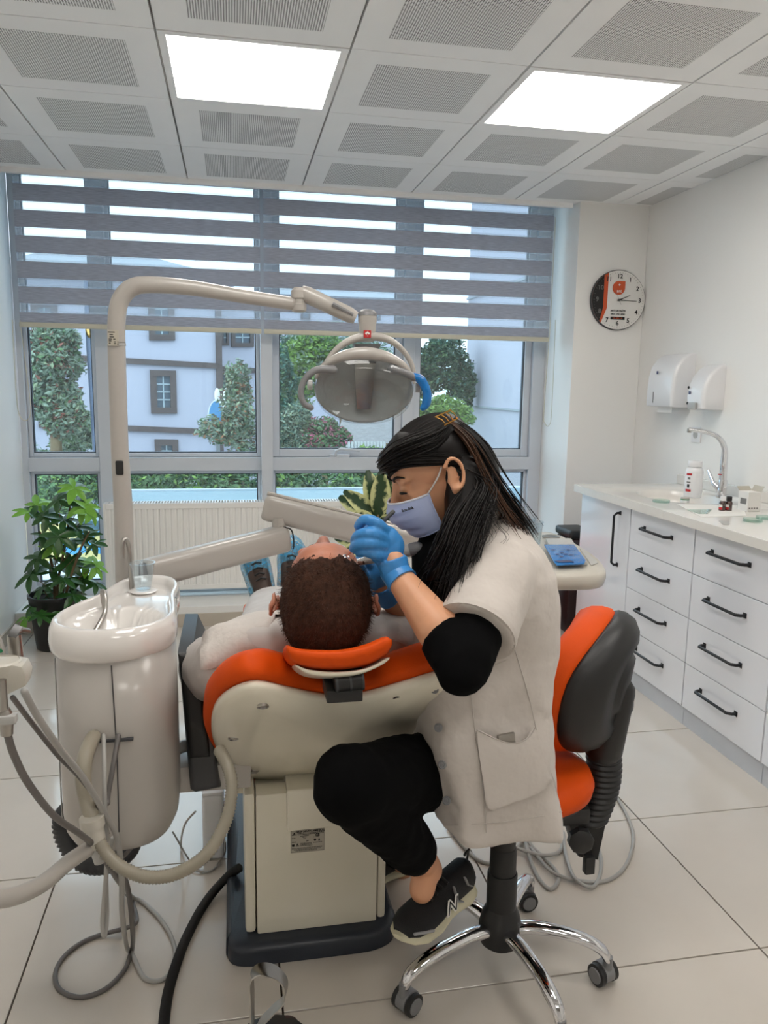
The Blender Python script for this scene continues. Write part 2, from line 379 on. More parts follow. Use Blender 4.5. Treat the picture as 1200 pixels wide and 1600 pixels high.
# walls
struct('wall_left',MB().box(-1.34,-1.2,YB,4.80,-.05,2.75),'wall',smooth=False)
struct('wall_right',MB().box(2.41,2.55,YB,4.95,-.05,2.75),'wall',smooth=False)
struct('wall_back',MB().box(-1.34,2.55,YB-.12,YB,-.05,2.75),'wall',smooth=False)
struct('wall_pillar',MB().box(1.975,2.41,4.39,4.95,-.05,2.6,.004),'wall',smooth=False)
struct('wall_window',MB().box(-1.4,2.55,4.47,5.05,2.62,2.8),'wall',smooth=False)
struct('wall_kerb',MB().box(-1.2,1.975,4.46,4.95,-.05,.115,.004),'wall',smooth=False)
bl=sempty('baseboard_left',(-1.2,3,0))
for k in range(9):
    obj('skirting_tile',MB().box(-1.2,-1.19,4.46-.6*(k+1)+.002,4.46-.6*k,0,.075,.001),'skirt',bl,smooth=False)
bp=sempty('baseboard_pillar',(2.0,4.38,0))
obj('skirting_tile',MB().box(1.965,2.12,4.38,4.39,0,.085,.001),'skirt',bp,smooth=False)
obj('skirting_tile',MB().box(2.123,2.41,4.38,4.39,0,.085,.001),'skirt',bp,smooth=False)
obj('skirting_tile',MB().box(1.965,1.975,4.39,4.46,0,.085,.001),'skirt',bp,smooth=False)
obj('skirting_tile',MB().box(-1.19,1.96,4.452,4.46,0,.075,.001),'skirt',bp,smooth=False)
# ------------------------------------------------------------------ window wall (aluminium curtain frame)
win=sempty('window_1',(0,4.85,.115))
ZT=2.66; Z0=.115
def fr(name,x0,x1,y0,y1,z0,z1,m='alu',p=win,bev=.003): return obj(name,MB().box(x0,x1,y0,y1,z0,z1,bev),m,p,smooth=False)
posts=[(-1.2,-1.165),(-.775,-.70),(.165,.235),(1.045,1.115),(1.895,1.975)]
for k,(a,b) in enumerate(posts):
    yf=4.72 if k==2 else 4.80
    fr('mullion',a,b,yf,4.90,Z0,ZT)
bays=[(posts[i][1],posts[i+1][0]) for i in range(4)]
def bay(x0,x1,sash):
    fr('mid_rail',x0,x1,4.79,4.90,.865,.945)
    fr('bottom_rail',x0,x1,4.80,4.90,Z0,.175)
    fr('top_rail',x0,x1,4.80,4.90,2.60,ZT)
    w=.045 if sash else .022
    for (za,zb,ww) in ((.947,2.599,w),(.176,.863,.018)):
        mb=MB(); mb.box(x0+.001,x0+ww,4.83,4.885,za,zb,.003); mb.box(x1-ww,x1-.001,4.83,4.885,za,zb,.003)
        mb.box(x0+ww,x1-ww,4.83,4.885,za,za+ww,.003); mb.box(x0+ww,x1-ww,4.83,4.885,zb-ww,zb,.003)
        s=obj('sash_frame',mb,'alu',win,smooth=False)
        g=ww+.0005; mb=MB()
        for q in ((x0+g,x0+g+.006,za+g,zb-g),(x1-g-.006,x1-g,za+g,zb-g)): mb.box(q[0],q[1],4.845,4.87,q[2],q[3])
        for q in ((za+g,za+g+.006),(zb-g-.006,zb-g)): mb.box(x0+g+.006,x1-g-.006,4.845,4.87,q[0],q[1])
        obj('gasket',mb,'alud',s,smooth=False)
        obj('pane',MB().box(x0+g+.006,x1-g-.006,4.856,4.860,za+g+.006,zb-g-.006),'glass',s,smooth=False)
bay(*bays[0],False); bay(*bays[1],False); bay(*bays[2],True); bay(*bays[3],True)
h=thing('window_handle','silver lever handle on the bottom edge of the window sash','handle',U(531,712,4.82))
c=U(531,712,4.82)
obj('base',MB().box(c.x-.065,c.x+.06,4.80,4.83,c.z-.012,c.z+.012,.004),'alu',h); 
obj('lever',MB().tube([c+V(-.035,-.03,0),c+V(-.03,-.03,.03),c+V(.0,-.035,.045),c+V(.12,-.04,.036)],.009,10),'alu',h)
# ------------------------------------------------------------------ day and night blinds
def blind(x0,x1,lab,side):
    yb=4.62; t=thing('roller_blind',lab,'blind',((x0+x1)/2,yb,1.69),'grey striped roller blinds')
    obj('headrail',MB().box(x0,x1,yb-.04,yb+.05,2.53,2.615,.008),'beigeb',t)
    z=1.745; k=0
    obj('sheer_panel',MB().box(x0,x1,yb+.0045,yb+.0055,1.70,2.54),'sheer',t,smooth=False)
    zs=[(1.70,1.751)]+[(1.799+.1318*i,1.799+.1318*i+.088) for i in range(6)]
    for a,b in zs:
        obj('fabric_band',MB().box(x0,x1,yb,yb+.0015,a,min(b,2.55)),'band',t,smooth=False)
        obj('sheer_fringe',MB().box(x0,x1,yb+.008,yb+.0088,a-.008,min(b,2.55)+.012),'sheer',t,smooth=False)
    obj('bottom_rail',MB().box(x0-.003,x1+.003,yb-.012,yb+.016,1.672,1.699,.005),'beigeb',t)
    return t
b1=blind(-1.125,.165,'grey striped day and night blind on the left, beside the left wall','L')
b2=blind(.185,1.915,'wider grey striped day and night blind on the right, beside the pillar','R')
def cordloop(name,pts,lab):
    mb=MB().tube(cat(pts,6),.0022,6); return tag(obj(name,mb,'beigeb'),lab,'cord')
cordloop('blind_cord',[U(19,500,4.60),U(22,560,4.60),U(28,640,4.60),U(40,657,4.60),U(48,640,4.60),U(40,570,4.60),U(31,500,4.60)],'thin beaded pull cord hanging in a loop at the left wall')
cordloop('blind_cord',[U(868,340,4.56),U(860,500,4.56),U(850,640,4.56),U(852,662,4.56),U(858,664,4.56),U(862,640,4.56),U(868,500,4.56)],'thin pull cord hanging in a loop beside the pillar')
# ------------------------------------------------------------------ radiator
ra=thing('radiator','long white ribbed panel radiator under the window','radiator',(.3,4.70,.115))
RX0,RX1,RZ0,RZ1,RY=-.745,1.30,.165,.69,4.66
mb=MB(); n=60; p=[]
w=(RX1-RX0-.03)/n; rows=[]
for i in range(n):
    xa=RX0+.015+w*i
    for (fx,fy) in ((0,0),(.55,0),(.68,.004),(.87,.004)): p.append((xa+w*fx,RY+fy))
p.append((RX1-.015,RY))
bm=mb.bm
lo=[bm.verts.new((x,y,RZ0+.03)) for x,y in p]; hi=[bm.verts.new((x,y,RZ1-.035)) for x,y in p]
for i in range(len(p)-1): bm.faces.new((lo[i],lo[i+1],hi[i+1],hi[i]))
obj('front_panel',mb,'rad',ra,smooth=False)
mb=MB(); mb.box(RX0,RX0+.015,RY-.003,RY+.1,RZ0,RZ1,.003); mb.box(RX1-.015,RX1,RY-.003,RY+.1,RZ0,RZ1,.003)
mb.box(RX0+.015,RX1-.015,RY-.003,RY+.012,RZ1-.035,RZ1,.004); mb.box(RX0+.015,RX1-.015,RY-.003,RY+.012,RZ0,RZ0+.03,.004); mb.box(RX0+.015,RX1-.015,RY+.09,RY+.1,RZ0,RZ1)
obj('casing',mb,'rad',ra,smooth=False)
mb=MB(); k=RX0+.02
while k<RX1-.02: mb.box(k,k+.008,RY+.012,RY+.09,RZ1-.006,RZ1+.001); k+=.0165
obj('top_grille',mb,'rad',ra,smooth=False,stuff=True)
obj('bracket',MB().box(RX0+.3,RX0+.33,RY+.1,4.80,.3,.6),'rad',ra); obj('bracket',MB().box(RX1-.33,RX1-.3,RY+.1,4.80,.3,.6),'rad',ra)
for xx in (RX0+.35,RX1-.35): obj('foot',MB().box(xx,xx+.03,RY+.02,RY+.08,.115,.17,.003),'rad',ra)
# ================================================================== CABINETS
CX=1.83
wt=thing('worktop','long white worktop with an integrated oval basin along the right wall','worktop',(2.1,2.5,.842))
sc_=V(2.12,3.38,.886)
mb=MB(); bm=mb.bm
# top built as loft between outer rectangle and oval basin rim
N=64; X0,X1,Y0,Y1=1.79,2.405,1.0,3.87; rx,ry=.19,.26
outer=[];rim=[]
for k in range(N):
    a=2*PI*k/N; c,s_=math.cos(a),math.sin(a)
    rim.append(V(sc_.x+rx*c,sc_.y+ry*s_,.884))
    tt=min((((X1-sc_.x) if c>0 else (sc_.x-X0))/abs(c)) if abs(c)>1e-6 else 9,(((.40) )/abs(s_)) if abs(s_)>1e-6 else 9)
    outer.append(V(sc_.x+c*tt,sc_.y+s_*tt,.884))
steps=[outer,rim]
for q,zz in ((.97,-.006),(.93,-.03),(.86,-.07),(.7,-.1),(.4,-.115),(.12,-.12)):
    steps.append([V(sc_.x+(r.x-sc_.x)*q,sc_.y+(r.y-sc_.y)*q,.884+zz) for r in rim])
mb.loft(steps,cap=False); bm.faces.new([v for v in bm.verts][-N:])
obj('basin_top',mb,'worktop',wt,ang=60)
mb=MB(); mb.box(X0,X1,Y0,sc_.y-.40,.846,.884,.002); mb.box(X0,X1,sc_.y+.40,Y1,.846,.884,.002); mb.box(X0,X0+.02,sc_.y-.4,sc_.y+.4,.846,.8835); 
obj('slab',mb,'worktop',wt,smooth=False)
obj('upstand',MB().box(2.393,2.409,Y0,Y1,.884,.935,.003),'worktop',wt,smooth=False)
obj('drain',MB().lathe([(.025,0),(.025,.004),(.018,.006),(.002,.006)],(sc_.x,sc_.y,.7645)),'chrome',wt)
def handle(parent,p0,p1):
    # slim bar with two feet, slanted ends
    d=(p1-p0).normalized(); o=V(-.032,0,0)
    mb=MB(); mb.tube([p0,p0+o*.55,p0+d*.012+o,p1-d*.012+o,p1+o*.55,p1],.0065,6)
    mb.box(0,.004,0,.02,0,.02,.001,at=p0); mb.box(0,.004,0,.02,0,.02,.001,at=p1)
    obj('handle',mb,'handle',parent,ang=30)
cols=[('door',3.32,3.846),('dr',2.797,3.317),('dr',2.292,2.794),('dr',1.74,2.289),('dr',1.2,1.737)]
labs=['gloss white base cabinet with a tall charcoal door handle, at the window end','gloss white four-drawer cabinet second from the window end','gloss white four-drawer cabinet third from the window end, cut by the photo edge','gloss white four-drawer cabinet nearest the camera within the run, mostly out of view','gloss white four-drawer cabinet at the near end of the run, out of view']
for (kd,y0,y1),lb in zip(cols,labs):
    t=thing('base_cabinet',lb,'cabinet',(CX+.28,(y0+y1)/2,0),'gloss white base cabinets')
    obj('body',MB().box(CX+.019,2.405,y0,y1,.082,.742),'kick',t,smooth=False)
    obj('plinth',MB().box(CX+.012,CX+.03,y0,y1,0,.078),'kick',t,smooth=False)
    if kd=='door':
        d=obj('door',MB().box(CX,CX+.018,y0+.002,y1,.083,.84,.0015),'cabinet',t,smooth=False)
        handle(d,V(CX,3.42,.545),V(CX,3.42,.80))
        obj('side_panel',MB().box(CX+.019,2.405,y1-.002,y1+.012,0,.842),'cabinet',t,smooth=False)
    else:
        for k in range(4):
            z0=.083+.19*k; dr=obj('drawer',MB().box(CX,CX+.018,y0+.002,y1-.002,z0,z0+.187,.0015),'cabinet',t,smooth=False)
            w=(y1-y0); m_=(y0+y1)/2
            handle(dr,V(CX,m_-.095,z0+.115),V(CX,m_+.13,z0+.115))
# ------------------------------------------------------------------ wall things
ck=thing('wall_clock','round wall clock with black and orange left edge and white face','clock',(2.236,4.39,1.72))
cc=V(2.236,4.375,1.908); Rk=.172
obj('case',MB().lathe([(Rk*.9,0),(Rk,.004),(Rk,.018),(Rk*.985,.022)],(cc.x,4.39,cc.z),(0,-1,0),64),'dgrey',ck)
yf=4.3675
def disc(clipf,y,mi='paper',name='dial',n=96,r=Rk*.975):
    pts=clipf; mb=MB(); mb.prism([V(cc.x+a*r,y,cc.z+b*r) for a,b in pts],V(0,.0006,0)); return obj(name,mb,mi,ck,smooth=False)
circ=[(math.cos(2*PI*k/96),math.sin(2*PI*k/96)) for k in range(96)]
disc(circ,yf)
def arcl(a0,a1,n=40): return [(math.cos(a0+(a1-a0)*k/n),math.sin(a0+(a1-a0)*k/n)) for k in range(n+1)]
import math as _m
aT=_m.acos(-.42); aB=2*PI-_m.acos(-.62)
disc(arcl(aT,aB)+[(-.42,-.28),(-.42,.4)],yf-.0008,'oprint','orange_stripe')
aT2=_m.acos(-.58); aB2=2*PI-_m.acos(-.68)
disc(arcl(aT2,aB2)+[(-.57,-.28),(-.57,.35)],yf-.0016,'ink','black_field')
def ctext(s,size,a,b,m,name='numeral',bold=0.,y=yf-.0024):
    return obj(name,text_bm(s,size,V(cc.x+a*Rk,y,cc.z+b*Rk),(1,0,0),(0,0,1),.0003,bold),m,ck,smooth=False)
for k in range(1,13):
    a=PI/2-2*PI*k/12; ctext(str(k),.036,.78*math.cos(a),.78*math.sin(a),'inkg' if k in (8,9,10) else 'ink',bold=.0006)
mb=MB()
for k in range(60):
    a=2*PI*k/60; r0=.9*Rk; c_,s_=math.cos(a),math.sin(a); l=.006 if k%5 else .009
    mb.box(-l/2,l/2,-.0003,.0003,-.0007,.0007,rot=Matrix.Rotation(-a,3,'Y'),at=(cc.x+r0*c_,yf-.0026,cc.z+r0*s_))
obj('minute_track',mb,'inkg',ck,smooth=False,stuff=True)
dp=[(-.02,.02)]
lg=[(math.cos(PI*.5+PI*1.5*k/24)*.23-.0,math.sin(PI*.5+PI*1.5*k/24)*.23) for k in range(25)]
pts=[(a-.02,b+.4) for a,b in lg]+[(.21,.63)]
mb=MB(); mb.prism([V(cc.x+a*Rk,yf-.003,cc.z+b*Rk) for a,b in pts],V(0,.0006,0)); obj('orange_drop_emblem',mb,'oprint',ck,smooth=False)
ctext('ant',.024,-.0,.30,'paper','emblem_lettering',.0004,yf-.0036)
ctext('✦',.02,.0,.5,'paper','emblem_lettering',.0,yf-.0036)
ctext('ANT KIRTASİYE',.0135,.0,-.36,'ink','lettering',.0004)
ctext('OKUL - OFİS - BÜRO',.0098,.0,-.47,'ink','lettering',.0003)
mb=MB(); mb.box(cc.x-.26*Rk,cc.x+.26*Rk,yf-.003,yf-.0024,cc.z-.655*Rk,cc.z-.56*Rk,.0002); obj('phone_strip',mb,'ink',ck,smooth=False)
ctext('TEL: 0000 1 00',.0095,0,-.607,'oprint','lettering',.0002,yf-.0034)
def hand_(ang,l,w,m='ink',back=.0,y=yf-.006):
    d=V(math.sin(ang),0,math.cos(ang)); mb=MB(); c=V(cc.x,y,cc.z); mb.tube([c-d*back,c+d*l],[w,w*.6],6,flat=.2,up=(0,1,0)); return mb
obj('hour_hand',hand_(math.radians(68),.075,.0032,back=.01),'ink',ck); obj('minute_hand',hand_(math.radians(92),.112,.0026,back=.01,y=yf-.008),'ink',ck)
obj('second_hand',hand_(math.radians(-27),.1,.0008,back=.03,y=yf-.0095),'inkg',ck)
obj('hub',MB().lathe([(.006,0),(.006,.01),(.003,.012)],(cc.x,yf-.002,cc.z),(0,-1,0),16),'ink',ck)
# paper towel dispenser
def shell_dispenser(name,lab,y0,y1,z0,z1,dep,mname,cat_,front_tilt):
    t=thing(name,lab,cat_,(2.41,(y0+y1)/2,z0)); mb=MB(); rings=[]
    prof=front_tilt   # list of (z fraction, depth fraction)
    for zf,df in prof:
        z=z0+(z1-z0)*zf; d=dep*df; r=.022; ins=(.0 if 0<zf<1 else .004)
        pts=[]
        ya,yb=y0+ins,y1-ins
        pts=[V(2.409,ya,z)]
        for k in range(7): a=PI/2*k/6; rr=min(r,d*.9); pts.append(V(2.409-d+rr-rr*math.sin(a),ya+rr-rr*math.cos(a),z))
        for k in range(7): a=PI/2*k/6; rr=min(r,d*.9); pts.append(V(2.409-d+rr-rr*math.cos(a),yb-rr+rr*math.sin(a),z))
        pts.append(V(2.409,yb,z)); rings.append(pts)
    mb.loft(rings); obj('housing',mb,mname,t,ang=50); return t
pd=shell_dispenser('paper_towel_dispenser','white paper towel dispenser on the right wall with a towel hanging out',3.80,4.07,1.30,1.585,.125,'bwhite','dispenser',[(0,.95),(.02,1),(.3,1),(.55,.97),(.75,.85),(.9,.6),(.98,.35),(1,.2)])
obj('paper_towel',MB().box(2.31,2.314,3.84,3.98,1.268,1.302,.001),'paper',pd,smooth=False)
obj('sight_slot',MB().box(2.283,2.2845,3.985,3.99,1.32,1.38),'ink',pd,smooth=False)
obj('blue_mark',MB().box(2.2845,2.286,3.955,3.97,1.475,1.492),'navy',pd,smooth=False)
sd=shell_dispenser('soap_dispenser','smaller rounded white soap dispenser right of the paper towel dispenser',3.53,3.68,1.295,1.52,.12,'bwhite','dispenser',[(0,.8),(.03,.95),(.3,1),(.55,.92),(.75,.75),(.9,.5),(.98,.3),(1,.15)])
obj('push_tab',MB().box(2.278,2.292,3.57,3.64,1.295,1.33,.006),'lgrey',sd); obj('window_slot',MB().lathe([(.007,0),(.007,.003),(.002,.004)],(2.292,3.66,1.405),(-1,0,0),16),'ink',sd)
obj('window_slot',MB().lathe([(.007,0),(.007,.003),(.002,.004)],(2.292,3.66,1.325),(-1,0,0),16),'ink',sd)
obj('blue_mark',MB().box(2.2865,2.2885,3.635,3.65,1.37,1.386),'navy',sd,smooth=False)
so=thing('wall_socket','white wall socket behind the tap','socket',(2.41,3.74,1.11))
obj('plate',MB().box(2.402,2.409,3.70,3.78,1.12,1.20,.002),'bwhite',so); obj('recess',MB().lathe([(.021,0),(.021,.001),(.017,.0012),(.016,-.003)],(2.4015,3.74,1.16),(-1,0,0),24),'lgrey',so)
mr=thing('wall_mirror','grey-rimmed edge of a round mirror at the right edge of the photo','mirror',(2.41,3.05,1.24))
obj('rim',MB().lathe([(.108,0),(.112,.006),(.108,.016),(.1,.018)],(2.409,3.055,1.36),(-1,0,0),48),'steel',mr)
obj('mirror_glass',MB().lathe([(.0995,0),(.0995,.003)],(2.394,3.055,1.36),(-1,0,0),48),'chrome',mr)
# ------------------------------------------------------------------ tap
tp=thing('tap','chrome swan-neck mixer tap on the worktop','tap',(2.30,3.50,.884)); tpb=UX(1128,770,2.30); ty=tpb.y
TP=lambda u,v: UX(u,v,2.30)
obj('body',MB().lathe([(.027,0),(.027,.006),(.021,.01),(.021,.075),(.019,.085)],(2.30,ty,.8845),n=28),'chrome',tp)
sp=[V(2.30,ty,.96)]+[UX(1131,725,2.30),UX(1132,700,2.28),UX(1122,683,2.24),UX(1103,675,2.19),UX(1076,671,2.12)]
sp=cat(sp,6); obj('spout',MB().tube(sp,interp([.018,.017,.014,.012,.011,.0105],6),14),'chrome',tp)
e=sp[-1]; obj('aerator',MB().lathe([(.0105,0),(.0105,.018),(.008,.019)],e+V(.004,0,.004),(0,0,-1),16),'steel',tp)
obj('lever',MB().tube([V(2.295,ty+.012,.925),V(2.285,ty+.05,.945),V(2.275,ty+.085,1.005)],[.018,.011,.007],12,ends=True),'chrome',tp)
obj('red_mark',MB().box(2.2785,2.2805,ty-.01,ty+.012,.993,.997),'red',tp,smooth=False)
ZW=.884
# powder jar
jp=UZ(1082,777,ZW)
j=thing('powder_jar','tall white jar with red and black label beside the basin','jar',jp)
obj('jar_body',MB().lathe([(.036,0),(.04,.004),(.041,.02),(.041,.125),(.036,.14),(.029,.145)],jp,n=32),'bwhite',j)
obj('lid',MB().lathe([(.032,.146),(.0335,.148),(.0335,.172),(.031,.176),(.002,.176)],jp,n=32),'bwhite',j)
def wrap(name,m,parent,c,r,a0,a1,z0,z1,n=10):
    mb=MB(); bm=mb.bm; A=[];B=[]
    for k in range(n+1):
        a=a0+(a1-a0)*k/n; A.append(bm.verts.new((c.x+r*math.cos(a),c.y+r*math.sin(a),c.z+z0))); B.append(bm.verts.new((c.x+r*math.cos(a),c.y+r*math.sin(a),c.z+z1)))
    for k in range(n): bm.faces.new((A[k],A[k+1],B[k+1],B[k]))
    return obj(name,mb,m,parent)
cA=math.atan2(-jp.y,-jp.x)-.6
wrap('label_band','red',j,jp,.0415,cA-.35,cA+.35,.03,.042); wrap('label_band','red',j,jp,.0415,cA-.35,cA+.35,.108,.118)
wrap('label_print','ink',j,jp,.0415,cA-.15,cA+.15,.05,.066); wrap('label_print','inkg',j,jp,.0415,cA-.25,cA+.25,.072,.078); wrap('label_print','inkg',j,jp,.0415,cA-.12,cA+.2,.088,.098)
# spray bottle
sb_=UZ(1186,778,ZW); s=thing('spray_bottle','white trigger spray bottle with navy collar at the right edge of the worktop','bottle',sb_)
obj('bottle_body',MB().lathe([(.04,0),(.044,.004),(.044,.10),(.038,.125),(.022,.15),(.018,.20)],sb_,n=28),'bwhite',s)
obj('collar',MB().lathe([(.02,.20),(.02,.222),(.015,.224)],sb_,n=24),'navy',s)
obj('spray_head',MB().box(sb_.x-.012,sb_.x+.012,sb_.y-.035,sb_.y+.035,sb_.z+.224,sb_.z+.262,.007),'bwhite',s)
obj('trigger',MB().tube([sb_+V(-.002,.03,.235),sb_+V(-.002,.042,.22),sb_+V(-.002,.04,.20)],.005,8),'navy',s)
obj('nozzle',MB().box(sb_.x-.008,sb_.x+.008,sb_.y+.034,sb_.y+.044,sb_.z+.236,sb_.z+.254,.002),'navy',s)
wrap('label_print','blue',s,sb_,.0445,cA-.4,cA+.2,.07,.088)
# carton
bx=UZ(1170,798,ZW); t=thing('medicine_carton','small open white carton box in front of the spray bottle','box',bx); 
mb=MB(); bm=mb.bm; w=.035; 
mb.box(bx.x-.03,bx.x+.03,bx.y-.03,bx.y+.035,ZW+.001,ZW+.083); obj('carton_body',mb,'paper',t,smooth=False)
obj('flap',MB().quad(bx+V(.03,-.03,.083),bx+V(.03,.035,.083),bx+V(.042,.035,.107),bx+V(.042,-.03,.107)),'label',t,smooth=False,mods=[('solid',.001)])
obj('flap',MB().quad(bx+V(-.03,.035,.083),bx+V(.03,.035,.083),bx+V(.03,.052,.1),bx+V(-.03,.052,.1)),'label',t,smooth=False,mods=[('solid',.001)])
for k in range(4): obj('print_mark',MB().box(bx.x-.024+.012*k,bx.x-.017+.012*k,bx.y-.0308,bx.y-.0302,ZW+.012,ZW+.018),'inkg',t,smooth=False)
obj('print_panel',MB().box(bx.x-.0308,bx.x-.0302,bx.y-.02,bx.y+.02,ZW+.03,ZW+.055),'inkg',t,smooth=False)
# amber bottles
def vial(u,v,capm,lab):
    p=UZ(u,v,ZW); t=thing('amber_vial',lab,'bottle',p,'small amber bottles on the worktop')
    obj('vial_body',MB().lathe([(.0135,0),(.0145,.002),(.0145,.036),(.010,.043)],p,n=20),'amber',t); obj('cap',MB().lathe([(.0112,.0435),(.0115,.045),(.0115,.06),(.009,.062)],p,n=20),capm,t)
    wrap('label_band','red',t,p,.0148,cA-.6,cA+.6,.006,.016); wrap('label_band','paper',t,p,.0148,cA-.6,cA+.6,.017,.028)
vial(1128,798,'bwhite','small amber bottle with a white cap on the worktop'); vial(1138,798,'ink','small amber bottle with a black cap on the worktop')
p=UZ(1070,785,ZW); t=thing('cream_pot','low white pot with a green band beside the powder jar','jar',p)
obj('pot_body',MB().lathe([(.018,0),(.019,.002),(.019,.012)],p,n=24),'bwhite',t); obj('green_band',MB().lathe([(.0194,.012),(.0194,.016)],p,n=24),'green',t); obj('lid',MB().lathe([(.0195,.0162),(.0195,.024),(.018,.026)],p,n=24),'white',t)
def petri(u,v,r,lab):
    p=UZ(u,v,ZW); mb=MB().lathe([(r*.98,.001),(r,.001),(r,.012),(r*.96,.012),(r*.96,.003),(r*.2,.003)],p,n=36); tag(obj('petri_dish',mb,'petri'),lab,'dish','glass dishes on the worktop')
petri(1033,785,.038,'round clear glass dish left of the white pot'); petri(1176,815,.036,'round clear glass dish at the front of the worktop near the carton')
petri(1196,811,.036,'round clear glass dish overlapping the right photo edge')
def slab(name,pts,z,th,m,lab,cat_):
    mb=MB(); mb.prism([UZ(u,v,z) for u,v in pts],V(0,0,th)); return tag(obj(name,mb,m,smooth=False),lab,cat_)
slab('mixing_paper',[(1058,788),(1160,790),(1166,806),(1096,808)],ZW+.0005,.001,'paper','white sheet of paper lying under the glass slab','paper')
slab('glass_slab',[(1074,797),(1112,797),(1106,803),(1092,803)],ZW+.0016,.004,'petri','small clear glass mixing slab on the white paper','slab')
slab('paper_square',[(1123,814),(1139,814),(1139,820),(1130,820)],ZW+.0005,.001,'lgrey','tiny grey paper square at the front of the worktop','paper')
# ================================================================== SPITTOON UNIT
sp_=thing('spittoon_unit','white rounded spittoon column with a glossy ceramic bowl left of the patient chair','spittoon',(-.247,1.65,.43))
oc=[(-.247,1.495),(-.31,1.51),(-.355,1.56),(-.362,1.63),(-.335,1.71),(-.30,1.78),(-.282,1.86),(-.255,1.93),(-.205,1.955),(-.155,1.93),(-.133,1.86),(-.135,1.77),(-.128,1.69),(-.125,1.61),(-.143,1.55),(-.185,1.508)]
OC=cat([V(a,b,0) for a,b in oc],5,True); bc=V(-.245,1.615,0); mid=V(-.235,1.70,0)
def oring(s,z,c=mid): return [V(c.x+(p.x-c.x)*s,c.y+(p.y-c.y)*s,z) for p in OC]
rings=[oring(.90,.846),oring(.97,.848),oring(1.02,.862),oring(1.035,.882),oring(1.02,.902),oring(.98,.915),oring(.94,.918),oring(.90,.912),oring(.875,.9)]
for s in (.84,.78,.7,.6,.5,.4,.3,.2,.1,.04):
    rr=[]
    for p in OC:
        q=mid+(p-mid)*.86; q=bc+(q-bc)*(s/.84); r=(q-bc).length
        z=.893-(.075*(1-(r/.10)**2)**1.0 if r<.10 else 0); rr.append(V(q.x,q.y,z))
    rings.append(rr)
obj('bowl',MB().loft(rings),'ceramic',sp_,ang=180)
obj('bowl_drain',MB().lathe([(.022,0),(.02,.003),(.004,.003)],(bc.x,bc.y,.8185)),'ceramic',sp_)
def body_ring(sx,sy,z,c=V(-.243,1.64,0),n=48):
    o=[]
    for k in range(n):
        a=2*PI*k/n; ca,sa=math.cos(a),math.sin(a); e=.8
        o.append(V(c.x+.118*sx*math.copysign(abs(ca)**e,ca),c.y+.145*sy*math.copysign(abs(sa)**e,sa),z))
    return o
obj('column_body',MB().loft([body_ring(.72,.72,.445),body_ring(.88,.88,.452),body_ring(.97,.97,.475),body_ring(1,1,.51),body_ring(1,1,.70),body_ring(.985,.985,.86)]),'white',sp_,ang=180)
obj('door_seam',MB().tube([U(174,1040,1.4955)+V(0,0,0),U(183,1180,1.4945),U(186,1300,1.495)],.0012,6),'dgrey',sp_)
obj('side_seam',MB().tube([V(-.3625,1.61,.83),V(-.3625,1.60,.47)],.0015,6),'lgrey',sp_)
mb=MB(); mb.box(-.292,-.20,1.492,1.50,.694,.70,.001); obj('hose_slot',mb,'dgrey',sp_)
obj('rinse_pipe',MB().tube(cat([U(163,975,1.74)+V(0,0,0),U(164,955,1.74),U(161,935,1.74),U(160,924,1.735),U(164,930,1.72),U(164,955,1.70),U(158,970,1.68),U(149,986,1.66)],5),.0055,10),'steel',sp_)
pp=U(163,956,1.74); obj('pipe_collar',MB().lathe([(.013,0),(.013,.006),(.007,.009)],(pp.x,pp.y,pp.z-.006),n=20),'steel',sp_)
obj('filler_pipe',MB().tube(cat([U(207,930,1.90),U(204,890,1.90),U(202,860,1.90),U(199,846,1.895),U(194,843,1.89),U(191,852,1.885),U(192,872,1.88)],5),.006,10),'steel',sp_)
obj('support_arm',MB().box(-.17,.03,1.72,1.86,.452,.515,.006),'white',sp_)
# lamp pole
lp=thing('operating_lamp','dental lamp hanging on a white tube arm over the patient','lamp',(-.21,1.95,.91))
YP=1.95
pl=[U(196,950,YP),U(193,800,YP),U(187,700,YP),U(182,540,YP)]
obj('post',MB().tube(pl,[.0225,.0225,.0205,.0205],20),'white',lp)
obj('post_ring',MB().tube([U(182.5,541,YP),U(182,537,YP)],.0215,20),'lgrey',lp)
bend=cat([U(182,536,YP),U(182,505,YP),U(187,472,YP),U(205,450,YP),U(235,445,YP),U(300,450,YP),U(380,463,YP),U(460,475,YP)],6)
obj('upper_tube',MB().tube(bend,interp([.0205,.0205,.0205,.0205,.0195,.018,.0165,.0155],6),20),'white',lp,ang=180)
mb=MB(); e=U(186,731,YP-.0225); mb.box(e.x-.008,e.x+.010,e.y-.002,e.y+.004,e.z-.017,e.z+.017,.004); obj('switch',mb,'black',lp)
e=U(177,528,YP-.022)
lb=obj('rating_label',MB().box(e.x-.012,e.x+.012,e.y-.0015,e.y,e.z-.018,e.z+.018),'label',lp,smooth=False)
mb=MB()
for a,b,dz in ((-.011,.004,.013),(-.008,.0,.0075),(-.008,.002,.002),(-.010,-.003,-.003),(.0,.005,-.003),(-.010,-.004,-.007),(-.010,-.006,-.012),(.001,.006,-.009),(.001,.006,-.013),(.009,.0115,-.009),(.008,.012,-.0135)): mb.box(e.x+a,e.x+b,e.y-.0020,e.y-.0015,e.z+dz-.0011,e.z+dz+.0011)
obj('label_print',mb,'ink',lb,smooth=False)
obj('elbow_joint',MB().lathe([(.012,-.03),(.018,-.026),(.019,-.012),(.016,-.01),(.016,.0),(.019,.003),(.019,.02),(.012,.028)],U(467,468,YP),n=24),'white',lp)
j0=U(470,456,YP); j1=U(556,497,YP-.02)
obj('spring_arm',MB().tube([j0,j0.lerp(j1,.1),j1.lerp(j0,.12),j1],[.014,.0175,.0165,.013],16,flat=1.15),'white',lp,ang=60)
